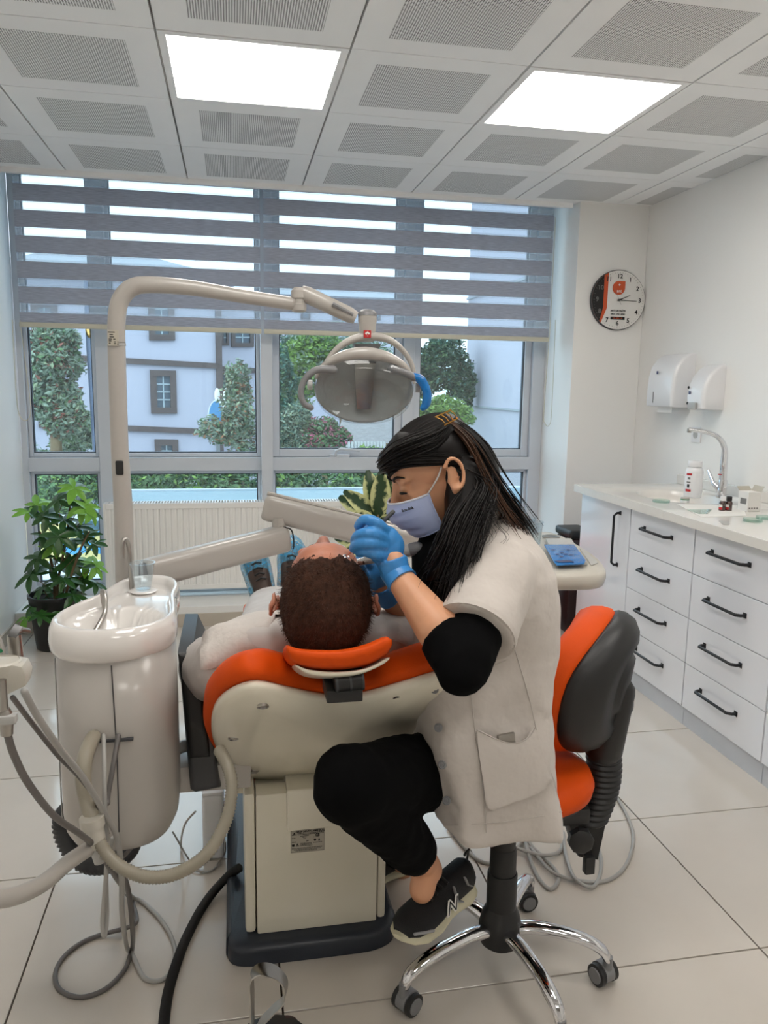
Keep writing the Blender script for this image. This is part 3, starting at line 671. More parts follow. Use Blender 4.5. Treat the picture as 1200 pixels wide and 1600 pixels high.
q=j0.lerp(j1,.82); obj('arm_slot',MB().tube([q+V(-.035,-.015,.02),q+V(.015,-.015,-.004)],.005,8),'mgrey',lp)
hk=U(574,502,YP-.02)
obj('head_joint',MB().lathe([(.015,-.05),(.02,-.045),(.021,-.01),(.023,0),(.023,.012)],hk,n=28),'white',lp)
obj('joint_cap',MB().lathe([(.0235,.0125),(.0225,.02),(.015,.027),(.003,.029)],hk,n=28),'mgrey',lp)
bd=U(574,522,YP-.044); rb=obj('maker_badge',MB().box(bd.x-.009,bd.x+.009,bd.y-.002,bd.y+.004,bd.z-.009,bd.z+.009,.001),'red',lp,smooth=False)
obj('badge_print',text_bm('✿',.015,V(bd.x,bd.y-.0026,bd.z),(1,0,0),(0,0,1),.0002,.0002),'paper',rb,smooth=False)
LC=U(569,609,YP-.05)   # lamp head centre
ln=V(-.12,-.93,-.32).normalized(); lx=V(1,-.10,.0); lx=(lx-ln*lx.dot(ln)).normalized(); ly=ln.cross(lx)*-1
if ly.z<0: ly=-ly
def LP(a,b,c=0): return LC+lx*a+ly*b+ln*c
def lring(rx,ry,c,n=48,e=1.0,dy=0): 
    o=[]
    for k in range(n):
        t=2*PI*k/n; ca,sa=math.cos(t),math.sin(t)
        o.append(LP(rx*math.copysign(abs(ca)**e,ca),dy+ry*math.copysign(abs(sa)**e,sa),c))
    return o
obj('lamp_housing',MB().loft([lring(.05,.03,-.07),lring(.09,.055,-.055),lring(.115,.081,-.025),lring(.122,.088,-.004),lring(.118,.084,-.002),lring(.116,.082,-.006)]),'white',lp,ang=180)
obj('reflector_bowl',MB().loft([lring(.1175,.0835,-.003),lring(.108,.073,-.028),lring(.07,.05,-.045),lring(.01,.01,-.05)],cap=False),'steel',lp,ang=180,recalc=False)
def facet(a0,a1):
    mb=MB(); g=8; 
    P=[[LP(a0+(a1-a0)*i/g,-.066+.132*j/g,-.006-.020*math.sin(PI*i/g)-.008*math.sin(PI*j/g)) for i in range(g+1)] for j in range(g+1)]
    for j in range(g):
        for i in range(g):
            cx_=(a0+(a1-a0)*(i+.5)/g); cy_=-.066+.132*(j+.5)/g
            if (cx_/.117)**2+(cy_/.083)**2<1: mb.quad(P[j][i],P[j][i+1],P[j+1][i+1],P[j+1][i])
    return mb
obj('reflector_facet',facet(-.115,-.022),'chrome',lp,smooth=False); obj('reflector_facet',facet(.022,.115),'chrome',lp,smooth=False)
obj('bulb_shield',MB().prism([LP(-.026,.07,-.004),LP(.026,.07,-.004),LP(.017,-.045,.006),LP(-.017,-.045,.006)],ln*.012,bev=.003),'steel',lp)
obj('visor',MB().loft([lring(.121,.087,-.001,e=.9),lring(.117,.082,.02,e=.9),lring(.09,.055,.033),lring(.05,.03,.038)]),'visor',lp,ang=180)
obj('hood',MB().tube(cat([LP(-.118,.028,.006),LP(-.095,.062,.006),LP(-.05,.085,.006),LP(0,.092,.006),LP(.05,.085,.006),LP(.095,.062,.006),LP(.118,.028,.006)],5),interp([.004,.009,.014,.017,.014,.009,.004],5),10),'white',lp,ang=180)
yk=cat([U(508,598,YP-.03),U(505,580,YP-.03),U(520,552,YP-.03),U(545,533,YP-.03),U(574,526,YP-.03),U(605,530,YP-.03),U(630,548,YP-.03),U(645,575,YP-.03),U(645,600,YP-.03)],5)
obj('yoke',MB().tube(yk,interp([.006,.008,.0085,.011,.014,.011,.0085,.008,.006],5),12,flat=.8),'white',lp,ang=180)
obj('neck',MB().prism([U(553,537,YP-.02),U(596,537,YP-.02),U(588,560,YP-.02),U(563,560,YP-.02)],V(0,.03,0),bev=.004),'mgrey',lp)
for sx,pts in ((-1,[(520,578),(495,578),(477,592),(470,612),(475,630),(486,637)]),(1,[(612,576),(632,582),(648,590)])):
    o=obj('handle',MB().tube(cat([U(a,b,YP-.09) for a,b in pts],5),interp([.011,.0085,.0075,.007,.007,.007][:len(pts)] if sx<0 else [.011,.0095,.0085],5),12,ends=True),'mgrey',lp,ang=180)
obj('handle_sleeve',MB().tube(cat([U(647,588,YP-.09),U(658,594,YP-.09),U(667,612,YP-.09),U(666,630,YP-.09),U(661,637,YP-.09)],5),interp([.0085,.0115,.0105,.0115,.008],5),12,ends=True),'blue',lp,ang=180,label='handle end wrapped in blue film')
for a in (-.126,.126): obj('pivot_knob',MB().lathe([(.012,0),(.012,.01),(.006,.013)],LP(a,.008,-.002),lx*(1 if a>0 else -1),20),'lgrey',lp)
# cup and saucer
def cup(lab,c,h,r0,r1,grp='clear plastic cups'):
    mb=MB().lathe([(r0*.9,0),(r0,.001),(r1,h),(r1+.002,h+.001),(r1+.002,h+.003),(r1-.001,h+.003),(r0-.001,.003)],c,n=28,cap=True); return tag(obj('plastic_cup',mb,'clear',ang=60),lab,'cup',grp)
cp=V(-.215,1.87,.8935)
obj('cup_ring',MB().lathe([(.03,.0),(.034,.004),(.03,.006),(.022,.006)],cp,n=28),'ceramic',sp_)
cup('clear plastic cup standing on the spittoon behind the bowl',cp+V(0,0,.0065),.062,.018,.028)
# ================================================================== PATIENT CHAIR
ch=thing('dental_chair','reclined dental chair with orange cushions and a white backrest shell','dental chair',(.18,1.95,0))
n0=V(0,-.64,-.768); p0=V(.2,1.37,.828)
half=[(538,1094),(495,1090),(450,1081),(400,1071),(362,1081),(337,1103),(330,1135),(337,1166),(358,1194),(398,1219),(450,1235),(515,1244)]
Lp=[UPL(a,b,p0,n0) for a,b in half]; xc=Lp[0].x
Rp=[V(2*xc-p.x,p.y,p.z) for p in reversed(Lp[1:-1])]+[]
bot=Lp[-1]; 
outl=Lp+[V(2*xc-p.x,p.y,p.z) for p in reversed(Lp[1:])]
outl=cat(outl,4,True); cen=sum(outl,V(0,0,0))/len(outl)
def orr(s,d,add=0): 
    o=[]
    for p in outl:
        q=p-cen; q=q*s+(q.normalized()*add if add else V(0,0,0)); o.append(cen+q+n0*d)
    return o
obj('backrest_shell',MB().loft([orr(.985,-.012),orr(1.0,-.008),orr(1.0,0),orr(.985,.006),orr(.95,.011),orr(.85,.02),orr(.6,.028),orr(.3,.031),orr(.05,.031)]),'shell',ch,ang=180)
obj('backrest_cushion',MB().loft([orr(.96,-.0125),orr(1.0,-.014,.012),orr(1.0,-.03,.018),orr(1.0,-.05,.017),orr(.98,-.068,.008),orr(.93,-.08),orr(.6,-.07),orr(.2,-.066),orr(.03,-.066)]),'orange',ch,ang=180)
for (a,b,o_) in ((411,1104,.021),(365,1154,.020),(397,1206,.024),(622,1090,.0115)):
    q=UPL(a,b,p0+n0*o_,n0); sc0=obj('screw_plug',MB().lathe([(.011,-.01),(.011,.002),(.008,.003),(.007,.0),(.001,-.001)],q,n0,20),'steel',ch)
# headrest
def hr(u,v,y): return U(u,v,y)
HY=1.295
def hring(m,y0,y1): pass
topc=[(446,1003),(470,1011),(530,1013),(575,1004),(612,988)]; botc=[(452,1032),(480,1043),(530,1046),(580,1038),(615,1018)]
def hcush(topc,botc,y0,y1,inset=.004,n=5):
    # curved pad: cross-section along width, depth in y
    T=cat([U(a,b,y0) for a,b in topc],n); B=cat([U(a,b,y0) for a,b in botc],n); rings=[]
    dy=y1-y0
    for i,(a,b) in enumerate(zip(T,B)):
        h=(a-b); L=h.length; f=min(1,min(i,len(T)-1-i)/2.2+.45)
        c=(a+b)/2+V(0,dy/2,0); hz=L/2*f; hy=dy/2*(.9+.1*f); r=[]
        for k in range(24):
            t=2*PI*k/24; ca,sa=math.cos(t),math.sin(t); e=.55
            q_=c+V(0,hy*math.copysign(abs(ca)**e,ca),0)+h.normalized()*(hz*math.copysign(abs(sa)**e,sa)); q_.z-=.42*(q_.y-y0); r.append(q_)
        rings.append(r)
    return MB().loft(rings)
obj('headrest_pad',hcush(topc,botc,HY,HY+.13),'orange',ch,ang=180)
obj('headrest_plate',hcush([(458,1035),(485,1045),(530,1048),(575,1042),(612,1022)],[(470,1048),(490,1056),(530,1058),(570,1052),(606,1036)],HY+.004,HY+.12),'shell',ch,ang=180)
q=U(540,1062,1.34); mb=MB(); mb.tube([U(522,1065,1.335),U(566,1060,1.335)],.02,20)
obj('hinge_barrel',mb,'black',ch)
for a,b in ((524,1065),(545,1062.5),(564,1060)): obj('hinge_ring',MB().tube([U(a,b,1.335),U(a+3,b-.4,1.335)],.0213,20),'dgrey',ch)
obj('hinge_bracket',MB().box(q.x-.036,q.x+.03,1.325,1.40,q.z-.038,q.z-.014,.003),'black',ch)
obj('hinge_stem',MB().box(q.x-.02,q.x+.02,1.35,1.43,q.z-.045,q.z+.02,.004),'black',ch)
# seat, leg rest
obj('seat_cushion',MB().box(-.045,.44,1.86,2.42,.375,.48,.035,4),'orange',ch,ang=180)
obj('seat_pan',MB().box(-.03,.42,1.88,2.40,.35,.376,.006),'shell',ch)
obj('leg_rest_cushion',MB().box(.03,.35,2.425,3.22,.40,.485,.035,4),'orange',ch,ang=180)
obj('leg_rest_pan',MB().box(.05,.33,2.43,3.15,.375,.401,.008),'shell',ch)
obj('backrest_bracket',MB().box(.113,.42,1.715,1.86,.335,.44,.004),'shell',ch,smooth=False)
# armrest (dark upright panel)
A=[U(278,1022,1.70),U(300,1022,1.70),U(318,1060,1.70),U(332,1160,1.70),U(345,1232,1.70),U(305,1240,1.70),U(297,1235,1.70)]
obj('armrest',MB().prism(A,V(0,.30,0),bev=.012,seg=3),'dgrey',ch,ang=60)
obj('armrest_pad',MB().prism([U(277,1022,1.69),U(300,1022,1.69),U(318,1060,1.69),U(329,1185,1.69),U(296,1188,1.69)],V(0,.32,0),bev=.014,seg=3),'black',ch,ang=60)
# column and plinth
obj('front_cover',MB().box(.040,.338,1.742,1.80,.052,.42,.006),'shell',ch)
obj('side_cover',MB().box(.012,.0385,1.75,2.12,.052,.42,.01),'shell',ch); obj('side_cover',MB().box(.3395,.362,1.75,2.12,.052,.42,.01),'shell',ch)
obj('inner_column',MB().box(.04,.338,1.80,2.11,.052,.40,.004),'shell',ch)
mb=MB(); xy=[(-.035,1.80),(-.034,1.755),(-.02,1.715),(.02,1.70),(.07,1.70),(.26,1.70),(.33,1.705),(.375,1.73),(.392,1.78),(.392,1.84),(.392,2.40),(.39,2.46),(.36,2.5),(.30,2.5),(.06,2.5),(0,2.5),(-.033,2.46),(-.035,2.40)]
PO=cat([V(a,b,0) for a,b in xy],3,True); pc=V(.18,2.1,0)
mb.loft([[V(p.x,p.y,.001) for p in PO],[V(p.x,p.y,.035) for p in PO],[pc+(V(p.x,p.y,0)-pc)*.985+V(0,0,.046) for p in PO],[pc+(V(p.x,p.y,0)-pc)*.94+V(0,0,.0515) for p in PO]])
obj('plinth',mb,'plinth',ch,ang=50)
l0=V(.158,1.7405,.275); lb=obj('rating_plate',MB().box(.122,.205,1.7405,1.7418,.262,.322),'label',ch,smooth=False)
def ltx(s,sz,x,z,b=.0002): obj('plate_print',text_bm(s,sz,V(x,1.7401,z),(1,0,0),(0,0,1),.0001,b),'ink',lb,smooth=False)
ltx('GRUP DENTAL&MEDICAL',.0062,.170,.3165,.0003); ltx('CE',.0085,.1875,.3045,.0004); ltx('24V',.0040,.163,.2915)
mb=MB()
for a,b,z in ((.139,.2025,.3120),(.140,.2025,.3090),(.146,.166,.3050),(.151,.163,.3018),(.153,.159,.2980),(.1255,.134,.3010),(.1255,.136,.2905),(.1255,.137,.3090),(.146,.173,.2855),(.146,.175,.2825),(.146,.175,.2795),(.178,.192,.3000),(.178,.199,.2855),(.135,.143,.2800),(.1255,.200,.2735),(.130,.196,.2700),(.134,.186,.2668)):
    x=a
    while x<b-.0006:
        w=random.uniform(.0015,.0045); mb.box(x,min(b,x+w),1.7400,1.7404,z-.0007,z+.0007); x+=w+.0008
mb.lathe([(.003,0),(.003,.0004)],(.1815,1.7402,.2925),(0,-1,0),16); mb.prism([V(.189,1.7402,.2895),V(.194,1.7402,.2895),V(.1915,1.7402,.297)],V(0,-.0004,0)); mb.prism([V(.136,1.7402,.282),V(.141,1.7402,.282),V(.1385,1.7402,.2875)],V(0,-.0004,0)); mb.prism([V(.126,1.7402,.279),V(.131,1.7402,.279),V(.132,1.7402,.285),V(.125,1.7402,.285)],V(0,-.0004,0)); mb.prism([V(.128,1.7402,.3110),V(.134,1.7402,.3110),V(.131,1.7402,.3165)],V(0,-.0004,0))
obj('plate_fine_print',mb,'ink',lb,smooth=False)
mb=MB()
for a,b,c_,d_ in ((.1235,.2035,.3205,.3208),(.1235,.2035,.2632,.2635)): mb.box(a,b,1.7401,1.7405,c_,d_)
for a in (.1235,.2032): mb.box(a,a+.0003,1.7401,1.7405,.2632,.3208)
obj('plate_border',mb,'ink',lb,smooth=False)
# white utility cover beside plinth on the left
ub=thing('utility_box','low white connection box on the floor left of the chair column','box',(-.07,2.3,0))
obj('cover',MB().box(-.105,-.045,2.15,2.50,.0,.20,.012,3),'bwhite',ub); obj('lid',MB().box(-.104,-.046,2.155,2.495,.2005,.210,.003),'bwhite',ub)
# ================================================================== DELIVERY ARM AND TRAY
da=thing('delivery_arm','two-part white sweeping arm carrying the instrument tray across the radiator','arm',(-.25,2.0,.85))
def barm(name,a,b,r0,r1,flat=1.35,parent=da,m='white'):
    # rounded rectangular beam
    d=(b-a); L=d.length; dn=d.normalized(); up=V(0,0,1); up=(up-dn*up.dot(dn)).normalized(); sd=dn.cross(up); rings=[]
    for t,s in ((0,.8),(.01,.95),(.03,1),(.97,1),(.99,.93),(1,.8)):
        r=r0+(r1-r0)*t; c=a+d*t; o=[]
        for k in range(24):
            q=2*PI*k/24; e=.6; ca,sa=math.cos(q),math.sin(q)
            o.append(c+up*(r*flat*s*math.copysign(abs(ca)**e,ca))+sd*(r*s*math.copysign(abs(sa)**e,sa)))
        rings.append(o)
    return obj(name,MB().loft(rings),m,parent,ang=50)
a0=U(228,897,2.02); a1=U(448,840,2.16); barm('lower_beam',a0,a1,.033,.033,1.15)
cpx=MB().prism([U(216,884,2.0),U(236,878,2.0),U(241,912,2.0),U(216,921,2.0)],V(0,.07,0),bev=.008); obj('end_cap',cpx,'dgrey',da)
obj('pivot',MB().lathe([(.03,-.06),(.034,-.055),(.034,0),(.02,.005)],U(232,925,2.04),n=24),'mgrey',da)
obj('elbow_post',MB().tube([U(436,845,2.16),U(436,808,2.16)],.020,20),'white',da)
obj('elbow_cable',MB().tube(cat([U(443,824,2.14),U(455,828,2.13),U(459,845,2.13),U(458,858,2.13)],5),.0022,6),'ink',da)
b0=U(412,791,2.18); b1_=U(700,862,2.12); barm('upper_beam',b0,b1_,.030,.034,1.25)
obj('beam_lid',MB().tube([b0+V(.01,-.01,.038),b1_+V(0,-.01,.042)],.006,8),'white',da)
obj('head_post',MB().tube([b1_+V(.02,0,-.05),b1_+V(.02,0,.05)],.035,20),'white',da)
ZTR=.858
def TR(u,v): return UZ(u,v,ZTR)
tr=thing('instrument_tray','cream instrument console with a blue-wrapped keypad behind the dentist','tray',V(.95,2.15,.80))
tp_=[(690,850),(760,836),(845,830),(870,834),(888,842),(930,868),(945,885),(944,893),(925,898),(858,899),(760,905),(690,900)]
T_=[UZ(a,b,ZTR) for a,b in tp_]; T_=cat(T_,3,True); tcn_=sum(T_,V(0,0,0))/len(T_)
def tring(s,z): return [V(tcn_.x+(p.x-tcn_.x)*s,tcn_.y+(p.y-tcn_.y)*s,z) for p in T_]
obj('tray_body',MB().loft([tring(.93,ZTR-.05),tring(.98,ZTR-.045),tring(1.01,ZTR-.025),tring(1.0,ZTR-.006),tring(.97,ZTR)]),'cream',tr,ang=60)
mb=MB(); mb.prism([UZ(a,b,ZTR+.0008) for a,b in ((852,846),(892,846),(918,884),(872,886))],V(0,0,.012),bev=.003); obj('keypad',mb,'lgrey',tr)
mb=MB(); mb.prism([UZ(a,b,ZTR+.0135) for a,b in ((850,852),(897,852),(915,876),(913,882),(870,884),(866,880))],V(0,0,.003),bev=.001); kb=obj('keypad_cover',mb,'blue',tr,label='blue film over the keypad')
for a,b in ((864,859),(888,859),(871,866),(878,863),(884,866),(877,870),(892,867)): obj('key_symbol',MB().lathe([(.006,0),(.0065,.0006),(.005,.0006)],UZ(a,b,ZTR+.018),n=16),'navy',kb)
obj('key_symbol',MB().box(-.03,.02,-.012,.012,0,.001,at=UZ(882,877,ZTR+.018)),'navy',kb,smooth=False)
obj('side_recess',MB().prism([UZ(a,b,ZTR+.001) for a,b in ((905,856),(912,858),(934,880),(924,884))],V(0,0,.0015)),'lgrey',tr,smooth=False)
obj('metal_dish',MB().lathe([(.031,0),(.033,.005),(.028,.006),(.015,.002),(.003,.002)],UZ(861,840,ZTR+.001),n=32),'steel',tr)
obj('tray_stem',MB().tube([UZ(863,893,ZTR-.05)+V(0,.03,0),UZ(863,893,ZTR-.05)+V(0,.03,-.14)],[.02,.014],16),'white',tr)
for uv,h,l in (((833,850),.075,'clear plastic cup on the console right beside the dentist shoulder'),((822,846),.08,'clear plastic cup half hidden behind the dentist shoulder')):
    cup(l,UZ(uv[0],uv[1],ZTR)+V(0,0,.001),h,.024,.031)
bh=thing('metal_hook_stand','slim chrome bracket on the floor beside the cabinet, under the console','stand',V(1.45,2.75,0))
q=U(898,975,2.75); obj('rod',MB().tube([V(q.x+.02,q.y,.001),q+V(.0,0,-.1),q,q+V(.015,0,.012)],.006,8,ends=True),'chrome',bh)
obj('foot',MB().box(q.x-.05,q.x+.09,2.70,2.80,.0,.006,.002),'steel',bh)
# instrument parts under gloved hands handled in people section
# bins behind
rb_=thing('medical_waste_bin','red bag-lined waste bin behind the console at the window kerb','bin',(1.66,4.1,0))
obj('bin_body',MB().lathe([(.12,0.0),(.135,.01),(.155,.50),(.15,.52)],(1.68,4.14,0),n=28),'redp',rb_)
mb=MB(); pr_=[]
for i,(r,z) in enumerate(((.158,.49),(.175,.515),(.17,.53),(.12,.545),(.03,.55))):
    pr_.append([V(1.68+(r+.012*noise.noise(V(k*.9,i,0)))*math.cos(2*PI*k/28),4.14+(r+.012*noise.noise(V(k*.9,i,4)))*math.sin(2*PI*k/28),z) for k in range(28)])
obj('bag_rim',mb.loft(pr_),'redp',rb_,ang=180)
bb_=thing('pedal_bin','narrow black bin between the pillar and the white cabinets','bin',(1.9,4.1,0))
obj('bin_body',MB().box(1.86,1.99,4.02,4.22,.0,.55,.012),mat('dark_brown_bin',(58,40,40),.4),bb_); obj('lid',MB().box(1.85,2.0,4.01,4.23,.552,.60,.02,3),'black',bb_)
# ================================================================== STOOL
st=thing('dentist_stool','wheeled dentist stool with orange seat, chrome star base and black-backed rest','stool',(.615,1.60,0))
SB=V(.615,1.605,0)
col=[U(790,1318,1.60),U(790,1470,1.60)]
obj('hub',MB().lathe([(.03,.055),(.048,.07),(.052,.11),(.045,.14),(.036,.16)],SB,n=28),'black',st)
obj('gas_column',MB().lathe([(.036,.16),(.036,.245),(.034,.25),(.032,.25),(.031,.31),(.029,.315),(.028,.315),(.028,.44)],SB,n=28),'black',st)
cast=[(.355,1.50),(.845,1.50),(.770,1.80),(.66,1.345),(.47,1.80)]
castor0=None
for i,(x,y) in enumerate(cast):
    d=V(x-SB.x,y-SB.y,0); L=d.length; dn=d.normalized()
    P=cat([SB+dn*.03+V(0,0,.105),SB+dn*(L*.35)+V(0,0,.118),SB+dn*(L*.72)+V(0,0,.112),SB+dn*(L*.93)+V(0,0,.092),SB+dn*L+V(0,0,.064)],5)
    obj('base_leg',MB().tube(P,interp([.02,.019,.017,.0155,.012],5),14,flat=.8),'chrome',st,ang=180)
    c=SB+dn*L; w=Matrix.Rotation(.6+1.3*i,3,'Z'); wx=w@V(1,0,0); wy=w@V(0,1,0); cc_=c+wx*.012
    k=obj('castor_housing',MB().loft([[cc_+wy*s+V(0,0,.028)+ (wx*math.cos(a)+V(0,0,1)*math.sin(a))*.0265 for a in [PI*(-.12+1.24*q/12) for q in range(13)]] for s in (-.013,.013)]),'mgrey',st,ang=40)
    for s in (-1,1): obj('wheel',MB().lathe([(.02,-.006),(.0255,-.005),(.0255,.005),(.02,.006)],cc_+wy*(.02*s)+V(0,0,.026),wy,28),'black',k); obj('wheel_cap',MB().lathe([(.019,-.003),(.018,.003)],cc_+wy*(.026*s)+V(0,0,.026),wy*s,24),'mgrey',k)
    obj('stem',MB().tube([c+V(0,0,.045),c+V(0,0,.075)],.011,12),'mgrey',k)
obj('seat',MB().lathe([(.10,.405),(.142,.408),(.156,.42),(.160,.44),(.152,.46),(.13,.47),(.02,.472)],V(.655,1.60,.055),n=48),'orange',st,ang=180)
obj('seat_pan',MB().lathe([(.05,.385),(.12,.39),(.140,.40),(.138,.406)],V(.655,1.60,.055),n=40),'black',st)
obj('mechanism',MB().box(.60,.80,1.54,1.62,.39,.43,.008),'black',st)
# backrest
bn=V(.80,-.60,0).normalized(); bx_=V(.60,.80,0).normalized(); bz=V(0,0,1); bz=(bz+bn*.16).normalized()
BC=U(938,1062,1.62)
def BP(a,b,c): return BC+bx_*a+bz*b+bn*c
def bring(sa,sb,c,n=48,sh=0,da=0):
    o=[]
    for k in range(n):
        t=2*PI*k/n; ca,sn=math.cos(t),math.sin(t); e=.72
        a=.175*sa*math.copysign(abs(ca)**e,ca); b=.165*sb*math.copysign(abs(sn)**e,sn)
        tt_=max(0,b/.165); a=a*(1-.34*tt_**2)+.018*tt_**2
        curve=.055*(a/.175)**2
        o.append(BP(a+da,b,c-curve+sh))
    return o
obj('back_cushion',MB().loft([bring(.93,.93,.0),bring(1,1,-.012),bring(1.03,1.02,-.035),bring(1.02,1,-.06),bring(.93,.93,-.082),bring(.6,.6,-.088),bring(.1,.1,-.09)]),'orange',st,ang=180)
obj('back_shell',MB().loft([bring(.95,.98,-.004),bring(.965,.995,.004),bring(.95,.98,.022),bring(.88,.9,.045),bring(.7,.75,.06),bring(.55,.62,.064),bring(.5,.56,.058),bring(.40,.42,.058),bring(.36,.36,.066),bring(.05,.05,.068)]),'black',st,ang=180)
q=BP(.02,-.12,.06); obj('shell_boss',MB().tube([BP(.0,-.02,.05),BP(.0,-.17,.045)],[.035,.045],16,ends=True),'black',st,ang=180)
obj('boss_plug',MB().lathe([(.013,0),(.015,.004),(.01,.006)],BP(.045,-.07,.078),bn,20),'dgrey',st)
s0=BP(.0,-.15,.035); s1=U(922,1285,1.60); mb=MB(); rings=[];NB=15
for k in range(NB*4+1):
    t=k/(NB*4); c=s0.lerp(s1,t)+V(.02*math.sin(PI*t),0,0); r=.034-.004*t+(.005 if k%4 in(1,2) else -.001); rings.append([c+V(r*1.15*math.cos(2*PI*q_/20),r*math.sin(2*PI*q_/20),0) for q_ in range(20)])
obj('bellows',mb.loft(rings),'black',st,ang=180)
obj('lower_bracket',MB().prism([U(885,1275,1.62),U(955,1255,1.58),U(935,1345,1.58),U(905,1340,1.60)],V(0,.05,0),bev=.006),'black',st)
obj('support_bar',MB().tube([s1+V(0,.02,-.01),V(.76,1.58,.40),V(.66,1.58,.40)],.018,10,flat=.5),'black',st)
obj('knob',MB().lathe([(.022,0),(.03,.004),(.03,.022),(.022,.028)],U(905,1308,1.55),(-.2,-1,0),8),'black',st)
obj('latch',MB().box(-.012,.012,-.01,.01,-.022,.022,.003,at=U(920,1350,1.57)),'black',st)
# ================================================================== HOSES
def hose(name,pts,r,m,lab,n=6,rib=0,seg=10,ripple=.12,cat_='hose',group=None,parent=None):
    P=cat(pts,n if not rib else n*3)
    for q in P: q.z=max(q.z,r+.0005)
    if rib:
        # resample to even spacing
        L=[0]
        for a,b in zip(P,P[1:]): L.append(L[-1]+(b-a).length)
        N=int(L[-1]/rib*2); Q=[];j=0
        for k in range(N+1):
            s=L[-1]*k/N
            while j<len(L)-2 and L[j+1]<s: j+=1
            Q.append(P[j].lerp(P[j+1],(s-L[j])/max(1e-9,L[j+1]-L[j])))
        P=Q; rr=[r*(1+ripple*(1 if k%2 else -1)) for k in range(len(P))]
    else: rr=r
    o=obj(name,MB().tube(P,rr,seg,ends=not rib),m,parent,ang=180)
    return o if parent else tag(o,lab,cat_,group)
G=lambda u,v,r=.006: UZ(u,v,r)
hose('suction_hose',[U(342,1170,1.40),U(357,1200,1.36),U(362,1235,1.34),U(352,1285,1.32),U(322,1335,1.30),U(275,1365,1.30),U(228,1370,1.31),U(190,1355,1.33),U(168,1335,1.35),U(155,1315,1.36)],.0112,'hoseb','thick beige ribbed suction hose curving from chair to spittoon front',rib=.0055,ripple=.10)
hose('suction_hose',[U(146,1152,1.49),U(134,1180,1.43),U(130,1215,1.41),U(136,1250,1.40),U(147,1285,1.38)],.0145,'hoseb','short thick beige hose leaving the slot of the spittoon front')
hose('thin_hose',[U(162,1150,1.49),U(163,1200,1.44),U(164,1260,1.42),U(168,1330,1.42),U(163,1400,1.43),U(160,1440,1.44),U(163,1463,1.44),U(167,1430,1.45),U(166,1360,1.45),U(176,1310,1.45)],.0045,'hosel','thin light grey hose hanging in a narrow drop from the spittoon slot')
hose('instrument_hose',[U(185,1150,1.49),U(178,1190,1.46),U(169,1240,1.44),U(168,1255,1.43)],.005,'hoseg','short dark grey hose slanting down from the spittoon slot')
hose('instrument_hose',[U(12,1148,1.10),U(22,1180,1.12),U(45,1225,1.16),U(85,1275,1.22),U(125,1303,1.30),U(150,1325,1.38),U(178,1365,1.45),G(197,1395,.03),G(213,1430,.012),G(205,1447,.02),G(150,1463),G(110,1485),G(88,1515),G(92,1545),G(125,1558),G(165,1545),G(195,1515),G(207,1480,.02),U(206,1440,1.60),U(200,1390,1.55),U(185,1345,1.50)],.0055,'hoseg','dark grey handpiece hose looping on the floor below the spittoon')
hose('instrument_hose',[U(38,1080,1.12),U(58,1118,1.16),U(95,1172,1.24),U(130,1215,1.32),U(160,1265,1.38),U(183,1310,1.42),U(190,1370,1.46),U(191,1430,1.50),G(200,1485,.012),G(225,1528),G(255,1530),G(273,1505),G(268,1465),G(240,1425),G(205,1400,.03),U(180,1370,1.62),U(165,1335,1.6)],.0055,'hosel','light grey hose making the right floor loop below the spittoon')
hose('instrument_hose',[U(20,1090,1.14),U(50,1130,1.20),U(90,1180,1.28),U(120,1210,1.33),U(148,1245,1.38),U(160,1275,1.40)],.004,'hoseg','thin grey hose running above the beige one from the holder at the left edge')
hose('instrument_hose',[U(170,1300,1.50),U(190,1295,1.52),U(208,1300,1.56),U(208,1320,1.58),U(190,1340,1.58),U(172,1347,1.56)],.0045,'hoseg','small grey hose loop just under the spittoon body')
cn=thing('hose_connector','white plastic coupling joining the hoses in front of the spittoon','connector',U(147,1305,1.37))
obj('coupling_body',MB().tube([U(144,1283,1.375),U(150,1322,1.37)],.0185,20),'cream',cn); obj('collar',MB().tube([U(143,1276,1.375),U(145,1290,1.375)],.0215,20),'cream',cn); obj('spigot',MB().tube([U(150,1322,1.37),U(158,1345,1.37)],.0125,16),'lgrey',cn)
hose('drain_pipe',[U(152,1318,1.40),U(110,1345,1.30),U(70,1378,1.2),U(30,1398,1.12),U(0,1404,1.08),U(-40,1405,1.04)],.0135,'white','thick white pipe running to the lower left photo edge',cat_='pipe',n=6)
hose('corrugated_hose',[V(-.36,1.80,.40),U(103,1275,1.85),U(103,1305,1.85),U(125,1340,1.83),U(160,1348,1.80),U(195,1330,1.78),U(205,1300,1.76),V(-.24,1.72,.46)],.026,'dgrey','wide black corrugated hose looping under the spittoon',rib=.010,ripple=.10,seg=16)
hose('corrugated_hose',[G(375,1355,.08),G(352,1373,.04),G(320,1412,.013),G(290,1468,.013),G(268,1530,.013),G(258,1580,.013),G(254,1640,.013)],.0115,'ink','narrow black corrugated hose on the floor left of the chair plinth',rib=.0045,ripple=.10)
hose('corrugated_hose',[V(-.15,1.72,.53),U(275,1172,1.75),U(300,1163,1.78),V(.0,1.85,.52)],.014,'lgrey','short grey corrugated hose between spittoon and armrest',rib=.006,ripple=.08)
hose('thin_cable',[U(305,1268,2.0),U(288,1290,2.05),G(283,1325),G(295,1355),G(330,1360),G(350,1335),U(352,1315,2.05)],.003,'white','thin white cable loop on the floor beneath the chair arm',cat_='cable')
hose('thin_cable',[U(270,1300,2.05),G(300,1350),G(320,1363),G(345,1350)],.0025,'lgrey','thin grey cable lying behind the white cable loop',cat_='cable')
